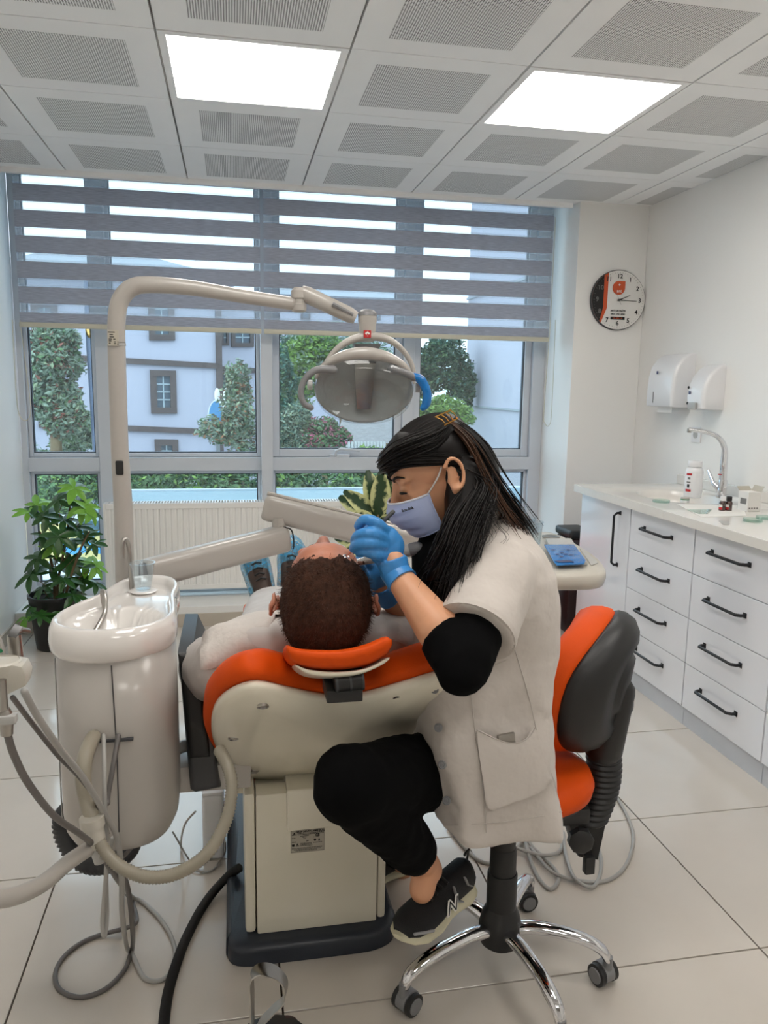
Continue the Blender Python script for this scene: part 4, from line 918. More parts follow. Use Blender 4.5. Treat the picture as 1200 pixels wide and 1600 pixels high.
hose('foot_switch_cable',[G(700,1290,.01),G(722,1320,.007),G(752,1346),G(785,1345),G(812,1318,.01),G(824,1290,.02),G(838,1250,.01)],.0055,'hosel','light grey cable on the floor left of the stool column',cat_='cable')
hose('foot_switch_cable',[G(815,1270,.03),G(822,1320,.02),G(838,1366),G(856,1388),G(868,1384),G(872,1366),G(850,1340,.008),G(828,1318,.018),G(812,1285,.02)],.0055,'hosel','light grey cable loop right behind the stool column',cat_='cable')
hose('foot_switch_cable',[G(830,1325,.016),G(862,1362,.014),G(905,1376,.008),G(948,1376),G(978,1352),G(990,1310),G(980,1275),G(960,1240,.01),G(935,1210,.01)],.0055,'hosel','light grey cable making the wide bend right of the stool',cat_='cable')
hose('foot_switch_cable',[G(790,1318,.02),G(840,1335,.02),G(875,1330,.008),G(880,1300,.007),G(884,1335,.012),G(898,1372,.018),G(925,1386,.01),G(938,1365,.007),G(938,1335,.007),G(925,1300,.007)],.0055,'hosel','light grey cable loop beneath the stool backrest',cat_='cable')
# ================================================================== ASSISTANT HOLDER (left edge)
ah=thing('assistant_holder','cream handpiece holder with a steel post cut by the left photo edge','holder',U(10,1060,1.12))
hp=[U(-60,1042,1.12),U(15,1038,1.12),U(34,1042,1.12),U(41,1056,1.12),U(38,1074,1.12),U(8,1088,1.12),U(-60,1090,1.12)]
obj('holder_body',MB().prism(hp,V(0,.04,0),bev=.005),'cream',ah)
obj('holder_cup',MB().lathe([(.022,-.01),(.026,.012),(.023,.014),(.018,-.002)],U(4,1046,1.14),n=24),'cream',ah)
ph=thing('bracket_arm','grey metal bracket post with a hinge at the left photo edge','bracket',U(25,1030,1.3))
obj('arm_post',MB().tube([U(26,1032,1.22),U(22,992,1.22)],.0105,16),'steel',ph); obj('hinge',MB().tube([U(18,985,1.22),U(30,990,1.22)],.011,16),'mgrey',ph)
obj('cross_bar',MB().tube([U(22,990,1.22),U(34,984,1.24),U(44,986,1.25)],.0045,10,ends=True),'steel',ph)
mnt=thing('control_panel','white panel with green symbols cut by the left photo edge','panel',U(-10,1020,1.18))
obj('panel_body',MB().prism([U(-40,985,1.19),U(-6,985,1.19),U(6,1020,1.19),U(6,1026,1.19),U(-40,1028,1.19)],V(0,.012,0),bev=.002),'white',mnt)
obj('green_symbol',MB().lathe([(.003,0),(.003,.0006)],U(1,1017,1.1895),(0,-1,0),14),'green',mnt)
hd=thing('suction_handpiece','steel suction tip holder with a hose hanging at the left edge','handpiece',U(6,1110,1.10))
obj('tube_body',MB().tube([U(3,1062,1.10),U(6,1112,1.10)],[.0055,.0062],14),'steel',hd); obj('valve',MB().tube([U(5,1110,1.10),U(9,1120,1.10),U(11,1148,1.10)],[.009,.0105,.008],14),'steel',hd)
obj('lever',MB().box(-.012,.01,-.008,.008,-.006,.006,.002,at=U(13,1123,1.095)),'lgrey',hd)
# foot control
fc=thing('foot_control','chrome strap handle of a foot control at the bottom photo edge','foot pedal',UZ(420,1610,0))
def ribbon(pts,w,th):
    P=cat(pts,8); mb=MB(); rings=[]
    for i,p in enumerate(P):
        t=(P[min(i+1,len(P)-1)]-P[max(i-1,0)]).normalized(); sd=V(.25,.97,.0); sd=(sd-t*sd.dot(t)).normalized(); nn=t.cross(sd)
        rings.append([p+sd*w/2+nn*th,p-sd*w/2+nn*th,p-sd*w/2-nn*th,p+sd*w/2-nn*th])
    return mb.loft(rings)
obj('strap',ribbon([U(394,1612,1.36),U(394,1560,1.36),U(394,1530,1.37),U(408,1516,1.385),U(430,1519,1.40),U(446,1537,1.40),U(444,1560,1.395),U(425,1580,1.385),U(410,1596,1.375),U(400,1612,1.365)],.03,.0012),'steel',fc,ang=50)
obj('pedal_base',MB().lathe([(.085,.001),(.09,.01),(.08,.04),(.03,.052)],UZ(425,1660,0),n=32),'black',fc)
obj('pedal_knob',MB().ell(UZ(445,1600,.03)+V(0,0,.0),.028,.02,.012),mat('dark_red_pedal',(66,34,36),.4),fc)
# ================================================================== PEOPLE
def frame(f,up):
    f=Vector(f).normalized(); u=Vector(up); u=(u-f*u.dot(f)).normalized(); l=u.cross(f); return Matrix((f,l,u)).transposed()   # cols: fwd, left, up
def head_parts(mb,c,R,s=1.0,ear=0.0):
    def E(x,y,z,a,b,d,seg=18,rot=None): mb.ell(c+R@V(x*s,y*s,z*s),a*s,b*s,d*s,R if rot is None else R@rot,seg)
    E(-.012,0,.034,.096,.075,.082,24); E(.034,0,-.025,.060,.057,.085,22); E(.048,0,.040,.043,.058,.045)
    E(.026,0,-.066,.056,.050,.045); E(.066,0,-.096,.023,.024,.020); E(.0,0,-.02,.07,.066,.07)
    for q in (-1,1):
        E(.060,q*.036,-.030,.028,.024,.028); E(.0765,q*.029,.0235,.012,.023,.009); E(.07,q*.028,-.078,.02,.02,.02)
        E(.083,q*.030,.0085,.0085,.0155,.0065)      # upper lid
        E(.080,q*.030,-.0045,.0085,.015,.005)       # lower lid
        # ear
        rt=Matrix.Rotation(-.25,3,'Y')@Matrix.Rotation(q*.35,3,'Z')
        E(-.008,q*(.0755+ear),-.008,.015,.0065,.027,14,rt)
        pts=[]
        for k in range(15):
            a=-2.0+4.6*k/14; pts.append(c+R@((V(-.010,q*(.0825+ear),-.002)+Matrix.Rotation(-.25,3,'Y')@V(-.019*math.cos(a)*1.0,q*(.005 if math.cos(a)>0 else 0),.032*math.sin(a)+.002))*s))
        mb.tube(pts,.0052*s,8,ends=True)
        E(-.001,q*(.077+ear),-.035,.010,.006,.010,12); E(.004,q*(.075+ear),-.012,.004,.006,.007,10)
    mb.tube([c+R@(V(.088,0,.018)*s),c+R@(V(.103,0,-.008)*s),c+R@(V(.116,0,-.030)*s)],[.0075*s,.009*s,.0115*s],12,ends=True)
    for q in (-1,1): E(.104,q*.011,-.033,.011,.008,.008,12)
    E(.093,0,-.060,.011,.024,.0065,14); E(.090,0,-.071,.012,.021,.0065,14)
# ---------------- dentist
HC=U(680,738,1.50); yaw=math.radians(4); pit=math.radians(27)
HF=V(-math.cos(pit)*math.cos(yaw),-math.cos(pit)*math.sin(yaw),-math.sin(pit)); HR=frame(HF,V(-math.sin(pit)*.9,0,.9))
HS=.94
def HL(x,y,z): return HC+HR@(V(x,y,z)*HS)       # y>0 is her left = toward the camera?
SIDE=1 if HL(0,1,0).y<HC.y else -1
mb=MB(); head_parts(mb,HC,HR,HS,.010)
neck0=HL(-.03,0,-.055); neck1=U(752,838,1.52)
mb.tube([neck0,neck0.lerp(neck1,.5)+V(.01,0,.0),neck1],[.052,.050,.058],18,ends=True)
LS=U(785,888,1.385); LE=U(722,1032,1.235); LW=U(619,896,1.385)         # near (her left) arm
RS=V(LS.x-.01,1.69,LS.z+.02); REl=U(690,1010,1.72); RW=U(604,930,1.585)
mb.tube([LS,LS.lerp(LE,.5),LE],[.050,.043,.036],14,ends=True)
mb.tube([LE,LE.lerp(LW,.12),LE.lerp(LW,.35),LE.lerp(LW,.7),LW,LW.lerp(U(606,855,1.40),.5)],[.036,.0385,.041,.032,.0245,.024],16,ends=True)
mb.tube([RS,RS.lerp(REl,.5),REl],[.050,.043,.036],14,ends=True)
mb.tube([REl,REl.lerp(RW,.35),REl.lerp(RW,.7),RW,RW.lerp(U(590,902,1.57),.5)],[.036,.038,.030,.0245,.024],16,ends=True)
PEL=U(775,1195,1.54); 
mb.loft([[V(neck1.x+(PEL.x-neck1.x)*t+rx*math.cos(a),1.53+ry*math.sin(a),neck1.z+(PEL.z-neck1.z)*t) for a in [2*PI*k/20 for k in range(20)]] for t,rx,ry in ((.02,.06,.06),(.1,.07,.15),(.3,.08,.16),(.6,.07,.13),(.85,.09,.15),(1.0,.09,.16))])
mb.tube([neck1,LS],[.05,.045],12,ends=True); mb.tube([neck1,RS],[.05,.045],12,ends=True)
LH=V(PEL.x-.02,1.60,PEL.z-.02); LK=U(551,1226,1.305); LA=U(667,1352,1.47)
RH=V(PEL.x-.02,1.66,PEL.z-.02); RK=U(590,1215,1.66); RA=U(628,1352,2.0)
for h,k,a in ((LH,LK,LA),(RH,RK,RA)):
    mb.tube([h,h.lerp(k,.5),k],[.078,.068,.05],16,ends=True); mb.tube([k,k.lerp(a,.3),k.lerp(a,.65),a],[.048,.048,.036,.030],16,ends=True)
    mb.ell(a+V(0,0,-.01),.034,.034,.03)
FT=U(645,1462,1.42); FH=U(716,1392,1.545)
mb.tube([LA,LA+(FT-LA)*.35],[.03,.028],12,ends=True)
she=obj('person',mb,'skin',None,ang=180,mods=[('remesh',.0042),('smooth',4)])
tag(she,'dentist in white coat and pale blue mask, seated and leaning over the patient','person')
# eyes / brows
q=SIDE
for q in (-1,1):
    ey=obj('eyeball',MB().ell(HL(.0770,q*.0290,.0010),.0092,.0092,.0090,HR,18),mat('eye_white',(205,196,190),.2),she,ang=180)
    obj('iris',MB().ell(HL(.0845,q*.0290,-.001),.0024,.0045,.0045,HR,14),mat('iris_brown',(48,28,20),.1),ey,ang=180)
    obj('eyelashes',MB().tube(cat([HL(.0835,q*.045,-.0005),HL(.0915,q*.036,.0020),HL(.0935,q*.030,.0026),HL(.0915,q*.019,.0)],4),interp([.0010,.0026,.0025,.0012],4),6),'ink',ey,ang=180)
    obj('eyebrow',MB().tube(cat([HL(.0905,q*.0115,.0255),HL(.0925,q*.022,.0325),HL(.0865,q*.036,.0365),HL(.0745,q*.048,.030)],4),interp([.0018,.0030,.0026,.0008],4),8),'hair',she,ang=180)
# mask
mb=MB(); bm=mb.bm; NR,NC=22,28; rows=[]
for i in range(NR+1):
    t=i/NR; zf=-.010-.092*t; xf=.119+.013*math.sin(PI*min(1,t*1.25))-.018*t*t; zs=-.018-.078*t; xs=.036+.006*t; w=.064-.004*t
    pl_=.0045*((t*4.2)%1) if .14<t<.92 else 0
    row=[]
    for k in range(NC+1):
        ph_=(-1+2*k/NC)*math.radians(86); c_=max(0,math.cos(ph_))
        x=xs+(xf-xs)*c_**.75+pl_*c_; y=w*math.sin(ph_)*(1+.04*math.sin(PI*t)); z=zs+(zf-zs)*c_**.9
        row.append(bm.verts.new(HL(x,y,z)))
    rows.append(row)
for i in range(NR):
    for k in range(NC): bm.faces.new((rows[i][k],rows[i][k+1],rows[i+1][k+1],rows[i+1][k]))
mk=[[v.co.copy() for v in r] for r in rows]
mo=obj('face_mask',mb,'mask',she,ang=180,mods=[('solid',.0015)])
obj('mask_hem',MB().tube([p+HR@V(.001,0,-.0015) for p in mk[0]],.0022,8),'maskw',mo,ang=180); obj('mask_hem',MB().tube([p for p in mk[-1]],.0015,8),'mask',mo,ang=180)
kk=NC if SIDE>0 else 0
for k2 in (0,NC):
    obj('mask_hem',MB().tube([mk[i][k2] for i in range(NR+1)],.0018,8),'mask',mo,ang=180)
    qs=1 if mk[0][k2].dot(HR.col[1])>mk[0][NC//2].dot(HR.col[1]) else -1
    obj('ear_loop',MB().tube(cat([mk[0][k2],HL(.018,qs*.074,.005),HL(.004,qs*.0815,.022)],5),.0016,8),'paper',mo,ang=180)
    obj('ear_loop',MB().tube(cat([mk[-1][k2],HL(.012,qs*.075,-.075),HL(-.006,qs*.081,-.034)],5),.0016,8),'paper',mo,ang=180)
kx=NC//2+SIDE*9; tcx=mk[4][kx]; xd=(mk[3][kx+SIDE*2]-mk[3][kx-SIDE*2]).normalized(); yd=(mk[1][kx]-mk[5][kx]).normalized()
tn=xd.cross(yd)
if tn.dot(EYE-tcx)<0: xd=-xd; tn=-tn
yd=tn.cross(xd)
obj('mask_print',text_bm('Eco Bak',.0075,tcx+tn*.0036,xd,yd,.0005,.0002),'ink',mo,smooth=False)
# hair volume
mb=MB()
def HE(x,y,z,a,b,d): mb.ell(HL(x,y,z),a*HS,b*HS,d*HS,HR,22)
HE(-.032,0,.026,.080,.078,.080); HE(.004,0,.060,.088,.073,.056); HE(-.014,0,.046,.068,.0800,.058); HE(.026,0,.070,.060,.060,.036); HE(-.034,0,.02,.072,.074,.07)
HE(.066,0,.074,.036,.050,.022)
for q in (-1,1): HE(.012,q*.052,.062,.046,.024,.024); HE(-.045,q*.045,-.03,.035,.032,.05)
nb=U(752,800,1.50)
mb.tube(cat([HL(-.07,0,.02),HL(-.09,0,-.03),U(760,785,1.50),U(785,818,1.48)],4),interp([.05,.045,.034,.018],4),14,ends=True)
mb.tube(cat([HL(-.045,SIDE*.045,-.02),U(722,800,1.43),U(712,850,1.395),U(690,885,1.39),U(668,905,1.40)],4),interp([.045,.035,.031,.022,.006],4),14,ends=True)
hr_=obj('hair',mb,'hair',she,ang=180,mods=[('remesh',.006),('smooth',5)])
random.seed(11)
def bundle(guides,n,spread,r,m,name='hair_strands',taper=1.0):
    mb=MB(); n=int(n*1.7); r*=.66; spread*=.82
    for _ in range(n):
        g=guides; P=[]; ox,oy,oz=[random.gauss(0,1) for _ in range(3)]
        w1=random.random()*6
        for i,(p,sp) in enumerate(g):
            P.append(Vector(p)+V(ox,oy,oz)*sp*spread+V(math.sin(i*1.3+w1),math.cos(i*1.7+w1),0)*sp*.15*spread)
        P=cat(P,4); m_=len(P); mb.tube(P,[r*(1-.75*(k/(m_-1))**2*taper) for k in range(m_)],5)
    return obj(name,mb,m,she,stuff=True,ang=180)
def surf(x,y,z,o=0.0): return HL(x,y,z)
# swept strands over the scalp: from the front hairline back to the clip
mb=MB(); clip=HL(-.055,SIDE*.055,.088)
C0=V(-.013,0,.036)
for _ in range(620):
    a=random.uniform(-1.25,1.25); f0=random.uniform(-.05,1); z0=.052+.03*(1-f0*f0)+random.uniform(-.004,.004)
    # spherical-ish path on enlarged ellipsoid
    P=[]; lat0=random.uniform(-1.3,1.3); el=random.uniform(.02,.62)
    for k in range(8):
        t=k/7; th=(.12+2.35*t); 
        x=C0.x+.1005*math.cos(th)+(.012 if t<.2 else 0); rr=math.sin(th)
        yy=.083*math.sin(lat0*(1-.25*t)); zz=.084*math.cos(lat0*(1-.25*t))
        P.append(HL(x,C0.y+yy*max(.35,rr)*1.0,C0.z+zz*max(.25,rr)*1.0))
    P=cat(P,2); mb.tube(P,[.0011]*len(P),4)
obj('scalp_strands',mb,'hair',she,stuff=True,ang=180)
P_=lambda u,v,y:U(u,v,y)
bundle([(HL(-.06,SIDE*.04,.085),.5),(U(738,700,1.46),.9),(U(770,758,1.46),1.1),(U(800,800,1.45),1.1),(U(820,835,1.44),1.3)],110,.011,.0019,'hair')
bundle([(HL(-.06,SIDE*.05,.085),.4),(U(732,692,1.43),.8),(U(760,748,1.43),1.2),(U(790,800,1.42),1.3),(U(812,830,1.42),1.8)],13,.009,.0018,'hairb','highlight_strands')
bundle([(HL(-.03,SIDE*.07,-.0),.5),(HL(-.055,SIDE*.07,-.055),1),(U(722,812,1.395),1.3),(U(708,850,1.375),1.4),(U(692,876,1.39),1.3),(U(674,890,1.44),.8)],170,.013,.0019,'hair')
bundle([(HL(-.05,SIDE*.07,0),.5),(HL(-.08,SIDE*.06,-.06),1),(U(748,808,1.40),1.3),(U(728,850,1.365),1.6),(U(712,895,1.34),2),(U(704,940,1.33),2.6)],70,.011,.0013,'hair')
bundle([(HL(-.07,SIDE*.06,0),.5),(U(752,770,1.43),1),(U(762,805,1.38),1.5),(U(775,822,1.355),2),(U(768,833,1.345),2)],16,.010,.0010,'hair')
bundle([(HL(.095,SIDE*.02,.070),.8),(HL(.060,SIDE*.055,.082),1),(HL(-.01,SIDE*.077,.078),1),(HL(-.05,SIDE*.06,.085),.6)],110,.009,.0017,'hair')
bundle([(HL(.099,0,.062),.8),(HL(.090,SIDE*.03,.070),1),(HL(.055,SIDE*.062,.064),1),(HL(.012,SIDE*.080,.045),.9),(HL(-.035,SIDE*.084,.02),.7)],120,.0065,.0017,'hair')
cl=MB()
for k in range(4): cl.tube([clip+HR@V(-.012+.008*k,SIDE*.022,.004),clip+HR@V(-.010+.009*k,SIDE*.030,.018),clip+HR@V(-.006+.010*k,SIDE*.024,.028)],.0012,6)
cl.tube([clip+HR@V(-.014,SIDE*.024,.006),clip+HR@V(.016,SIDE*.024,.006)],.0016,6); cl.tube([clip+HR@V(-.008,SIDE*.026,.026),clip+HR@V(.026,SIDE*.024,.028)],.0016,6)
obj('hair_clip',cl,'gold',she)
# ---------------- coat
def coat_rings():
    rows_=[(806,745,800,.075,2.0),(822,730,815,.125,2.1),(845,708,832,.172,2.2),(880,690,848,.190,2.3),(930,672,858,.192,2.3),(985,660,864,.190,2.3),(1045,664,866,.188,2.3),(1110,671,872,.190,2.3),(1170,678,876,.208,2.3),(1230,686,880,.220,2.3),(1275,692,883,.228,2.3),(1300,694,885,.230,2.3)]
    out=[]
    for v,a,b,ry,p in rows_:
        k_=min(1,max(0,(v-900)/250)); yz=1.52-.17*k_; A_=U(a,v,yz); B_=U(b,v,yz); p=p+2.6*k_; za=A_.z; zb=B_.z; out.append(((za+zb)/2,(A_.x+B_.x)/2,(B_.x-A_.x)/2,ry,p,(zb-za)/2))
    return out
CRG=coat_rings(); YC=1.525
def coat_y(x,z):
    for i in range(len(CRG)-1):
        z0,z1=CRG[i][0],CRG[i+1][0]
        if z1<=z<=z0 or i==len(CRG)-2:
            t=max(0,min(1,(z0-z)/(z0-z1))); c=[CRG[i][k]+(CRG[i+1][k]-CRG[i][k])*t for k in range(6)]
            d=min(.97,abs((x-c[1])/c[2])); return YC-c[3]*(1-d**c[4])**(1/c[4])
    return YC
mb=MB(); rings=[]
for z,xc_,rx,ry,p,tl in CRG:
    r=[]
    for k in range(64):
        a=2*PI*k/64; ca,sa=math.cos(a),math.sin(a)
        fold=1+ (0 if z>.75 else .035*math.sin(a*7+z*6)*min(1,(.75-z)*3))
        r.append(V(xc_+rx*fold*math.copysign(abs(ca)**(2/p),ca),YC+ry*fold*math.copysign(abs(sa)**(2/p),sa),z+tl*ca))
    rings.append(r)
mb.loft(rings)
for S_,E_ in ((LS,LE),(RS,REl)):
    e=S_.lerp(E_,.72); mb.tube(cat([S_.lerp(neck1,.5)+V(0,0,-.012),S_,S_.lerp(E_,.35),e],3),interp([.050,.066,.068,.074],3),24,ends=False)
obj('lab_coat',mb,'coat',she,ang=180,mods=[('remesh',.0065),('smooth',5),('disp',.016,.10)])
el=LS.lerp(LE,.72)
dd=(LE-LS).normalized()
obj('sleeve_hem',MB().tube([el-dd*.010,el-dd*.001],[.0765,.0755],28),'coat',she,ang=60)
# collar
mb=MB(); obj('collar',mb.tube(cat([U(728,838,1.40),U(745,812,1.42),U(765,800,1.45),U(782,800,1.52),U(775,805,1.60)],5),interp([.008,.012,.013,.012,.010],5),10,flat=1.6,ends=True),'coat',she,ang=180)
# under shirt: chest and long sleeves pushed up to the elbow
mb=MB(); mb.tube([U(700,842,1.50),U(690,880,1.47),U(682,915,1.46)],[.055,.062,.05],16,ends=True)
obj('undershirt',mb,'blackc',she,ang=180)
def ublk(S_,E_,W_):
    mb=MB(); a=S_.lerp(E_,.62); b=E_.lerp(W_,.30)
    ex=(E_-(S_+W_)/2).normalized()
    P=cat([a,S_.lerp(E_,.85),E_+ex*.006,E_.lerp(W_,.15),b],5); mb.tube(P,interp([.052,.052,.050,.049,.0455],5),22)
    for k in range(5):
        t=.8+.05*k; c=S_.lerp(E_,t)+ex*.012; mb.tube([c-dd*.006,c+dd*.006],[.047,.047],18,ends=True)
    return mb
obj('rolled_sleeve',ublk(LS,LE,LW),'blackc',she,ang=180,mods=[('remesh',.006),('smooth',4),('disp',.006,.03)])
obj('rolled_sleeve',ublk(RS,REl,RW),'blackc',she,ang=180,mods=[('remesh',.007),('smooth',3)])
# snaps, seams, pocket on the coat surface
def CP(u,v,o=.006):
    p=U(u,v,1.33)
    for _ in range(4): p=U(u,v,coat_y(p.x,p.z))
    n=(EYE-p).normalized(); return p+n*(o+.004)
for u,v in ((679,1077),(685,1137),(691,1195),(698,1251)):
    p=CP(u,v); n=(EYE-p).normalized(); n=(n+V(-.5,0,0)).normalized()
    obj('snap_button',MB().lathe([(.0085,0),(.0085,.0022),(.0065,.0034),(.0052,.0020),(.0036,.0020),(.003,.0036),(.0005,.0036)],p-n*.001,n,18),'mgrey',she)
def seam(name,pts,r=.0012): 
    P=cat([CP(a,b,.0015) for a,b in pts],6); obj(name,MB().tube(P,r,6,ends=True),'seam',she,ang=180)
seam('placket_seam',[(735,1075),(742,1140),(752,1210),(758,1262),(760,1300)])
seam('side_seam',[(795,985),(812,1040),(828,1095),(838,1140)])
seam('front_dart',[(770,1040),(790,1032)])
seam('hem_stitch',[(695,1290),(740,1288),(790,1284),(840,1276),(878,1268)],.0008)
pk=[(746,1141),(765,1150),(790,1160),(812,1160),(828,1150),(836,1138),(846,1170),(856,1205),(862,1220),(840,1240),(800,1254),(764,1264),(755,1220),(749,1180)]
PKo=cat([CP(a,b,.004) for a,b in pk],3,True)
n=(EYE-PKo[0]).normalized()
mb=MB(); c=sum(PKo,V(0,0,0))/len(PKo); inner=[]
g=[PKo,[p+n*.004 for p in PKo]]
for s in (.85,.6,.3,.05):
    r=[]
    for p in PKo:
        q=c+(p-c)*s; q2=V(q.x,coat_y(q.x,q.z),q.z); r.append(q2+n*(.0125+.003*(1-s)))
    g.append(r)
mb.loft(g); obj('coat_pocket',mb,'coat',she,ang=50)
obj('pocket_hem',MB().tube(cat([CP(a,b,.009) for a,b in pk[:6]],5),.0014,6,ends=True),'seam',she,ang=180)
ph2=tag(obj('phone',MB().box(-.017,.017,-.004,.004,-.03,.012,.003,rot=Matrix.Rotation(-.12,3,'Y'),at=CP(792,1162,.001)+V(0,.0,-.0)),'steel'),'grey phone sticking out of the coat pocket','phone')
mb=MB(); obj('side_vent',mb.prism([CP(860,1205,.003),CP(868,1222,.003),CP(873,1252,.003)],n*.001),'seam',she,smooth=False)
# ---------------- trousers
def trouser(h,k,a,r):
    mb=MB(); P=[h,h.lerp(k,.5)+V(0,0,.0),k.lerp(h,.08),k+(k-(h+a)/2).normalized()*.008,k.lerp(a,.12),k.lerp(a,.45),k.lerp(a,.80)]
    mb.tube(cat([h,h.lerp(k,.5),k],4),interp([r[0],r[1],r[2]],4),24,ends=True); mb.tube(cat([k,k.lerp(a,.4),k.lerp(a,.8)],4),interp([r[3],r[5],r[6]],4),24,ends=True); mb.ell(k,.074,.074,.074); return mb
mb=trouser(LH,LK,LA,[.078,.080,.070,.068,.068,.062,.050])
o2=trouser(RH,RK,RA,[.10,.085,.068,.064,.064,.058,.048]); join(mb,o2)
mb.loft([[V(PEL.x+rx*math.cos(2*PI*k/24),1.545+ry*math.sin(2*PI*k/24),PEL.z+dz) for k in range(24)] for dz,rx,ry in ((.10,.085,.13),(0,.10,.16),(-.06,.10,.17))])
obj('trousers',mb,'blackc',she,ang=180,mods=[('remesh',.007),('smooth',4),('disp',.012,.06)])
# ---------------- shoes
def shoe(parent,heel,toe,up,upm,solem,name='shoe',L=None,logo=None,lw=1.0):
    a=(toe-heel); L=L or a.length; a=a.normalized(); u=(up-a*up.dot(a)).normalized(); s=a.cross(u)
    S=lambda x,y,z: heel+a*(x*L)+s*(y*lw)+u*z
    def sec(x,w,z0,z1,e=.8,n=24,sq=1.):
        o=[]
        for k in range(n):
            t=2*PI*k/n; ca,sa=math.cos(t),math.sin(t)
            yy=w*math.copysign(abs(ca)**e,ca); zz=math.copysign(abs(sa)**e,sa)
            if zz>0: yy*=(1-.35*zz*sq)
            o.append(S(x,yy,(z0+z1)/2+(z1-z0)/2*zz))
        return o
    mb=MB(); mb.loft([sec(-.02,.018,.03,.075),sec(0,.030,.022,.088),sec(.06,.036,.02,.094),sec(.2,.037,.02,.090),sec(.34,.038,.02,.088),sec(.5,.042,.02,.072),sec(.65,.046,.02,.058),sec(.8,.046,.02,.050),sec(.92,.038,.02,.044),sec(1.0,.020,.022,.036)])
    ob=obj(name,mb,upm,parent,ang=180)
    mb=MB(); mb.loft([sec(-.06,.022,.006,.034,.6),sec(-.02,.034,.0,.040,.5),sec(.1,.040,-.002,.040,.5),sec(.3,.038,.003,.036,.5),sec(.45,.040,.006,.034,.5),sec(.65,.049,.002,.032,.5),sec(.85,.047,.004,.030,.5),sec(.97,.034,.010,.030,.5),sec(1.04,.014,.018,.028,.6)])
    obj('sole',mb,solem,ob,ang=50)
    return ob,S,a,u,s
sh,S,a,u,s=shoe(she,FH+V(.012,.0,-.01),FT,LK-LA,'shoe','sole',L=.235)
sd=1 if s.y<0 else -1
for x in (.42,.50,.58,.66): obj('lace',MB().tube([S(x,-.018,.082-.05*(x-.42)),S(x+.01,0,.090-.075*(x-.42)),S(x,.018,.082-.05*(x-.42))],.003,8),'black',sh)
gm=mat('grey_shoe_trim',(150,150,152),.5)
obj('trim_stripe',MB().tube([S(.12,sd*.036,.05),S(.2,sd*.038,.062),S(.26,sd*.037,.085)],.004,8,flat=.4,ends=True),gm,sh); obj('trim_stripe',MB().tube([S(.30,sd*.040,.036),S(.38,sd*.039,.045),S(.42,sd*.034,.078)],.005,8,flat=.4,ends=True),gm,sh)
obj('trim_stripe',MB().tube([S(.80,sd*.047,.032),S(.90,sd*.040,.036),S(.97,sd*.028,.036)],.003,8,ends=True),gm,sh)
p=S(.50,sd*.0425,.050); xd=a*(1 if a.x*1>0 else 1); nx=(s*sd).normalized()
xdir=-a; ydir=nx.cross(xdir)
if ydir.dot(u)<0: xdir=a; ydir=nx.cross(xdir)
lt=text_bm('N',.050,p+nx*.0025,xdir,ydir,.0012,.0022); obj('letter_outline',lt,'paper',sh,smooth=False)
lt=text_bm('N',.050,p+nx*.0040,xdir,ydir,.0006,-.0008); obj('letter_fill',lt,'shoe',sh,smooth=False)
obj('heel_tab',MB().tube([S(-.02,0,.085),S(-.04,0,.105),S(.03,0,.10)],.004,8,flat=.6,ends=True),'black',sh)
RF=RA+V(0,.0,0); shoe(she,V(RA.x+.03,RA.y+.02,.004),V(RA.x-.20,RA.y-.08,.004),V(0,0,1),'shoe','sole',L=.24)
# ---------------- gloves
def finger(mb,pts,r): mb.tube(cat(pts,3),interp(r,3),10,ends=True)
mb=MB()
W0=U(628,893,1.383)
mb.tube([LW.lerp(LE,.10),LW,U(612,875,1.392)],[.0285,.0280,.030],18)
mb.ell(U(607,858,1.40),.030,.021,.036,Matrix.Rotation(.35,3,'Y'),20); mb.ell(U(604,842,1.40),.025,.022,.025); mb.ell(U(600,866,1.40),.027,.018,.022)
fg=[([(603,832,1.395),(588,817,1.375),(570,812,1.385),(560,822,1.402)],[.0125,.0115,.0105,.0092]),
    ([(600,842,1.385),(580,833,1.365),(561,836,1.375),(554,845,1.395)],[.0125,.0115,.0105,.0092]),
    ([(598,852,1.382),(577,848,1.362),(560,850,1.372),(552,857,1.392)],[.012,.0112,.0102,.009]),
    ([(600,868,1.385),(584,866,1.368),(569,862,1.372),(561,864,1.388)],[.0115,.0102,.0093,.0083]),
    ([(606,850,1.425),(592,834,1.435),(575,826,1.425),(562,828,1.412)],[.0145,.0125,.0115,.0095])]
for p,r in fg: finger(mb,[U(*q) for q in p],r)
obj('glove',mb,'glove',she,ang=180,mods=[('remesh',.0024),('smooth',3)],label='blue glove of the near hand, fingers curled round the mirror handle')
dw=(LE-LW).normalized()
obj('glove_cuff',MB().tube([LW-dw*.012,LW+dw*.010,LW+dw*.022],[.0275,.0285,.0305],24),'glove',she,ang=60)
mb=MB(); mb.tube([RW.lerp(REl,.05),RW,U(596,915,1.58)],[.028,.027,.029],18)
mb.ell(U(590,900,1.572),.033,.024,.030); mb.ell(U(583,893,1.565),.026,.024,.026)
for p,r in (([(580,890,1.56),(570,880,1.54),(562,876,1.525),(556,882,1.515)],[.0125,.0115,.0105,.009]),([(580,900,1.555),(569,896,1.535),(562,888,1.52),(560,880,1.512)],[.0125,.0115,.0105,.009]),([(584,908,1.56),(573,905,1.54),(568,896,1.525),(566,888,1.517)],[.012,.0112,.0102,.009]),([(588,915,1.57),(577,914,1.55),(572,906,1.535),(572,898,1.525)],[.0115,.0102,.0093,.0083]),([(588,890,1.585),(578,876,1.565),(570,869,1.545),(563,868,1.525)],[.0145,.0128,.0115,.0098])):
    finger(mb,[U(*q) for q in p],r)
obj('glove',mb,'glove',she,ang=180,mods=[('remesh',.0028),('smooth',3)],label='blue glove of the far hand, holding the handpiece')
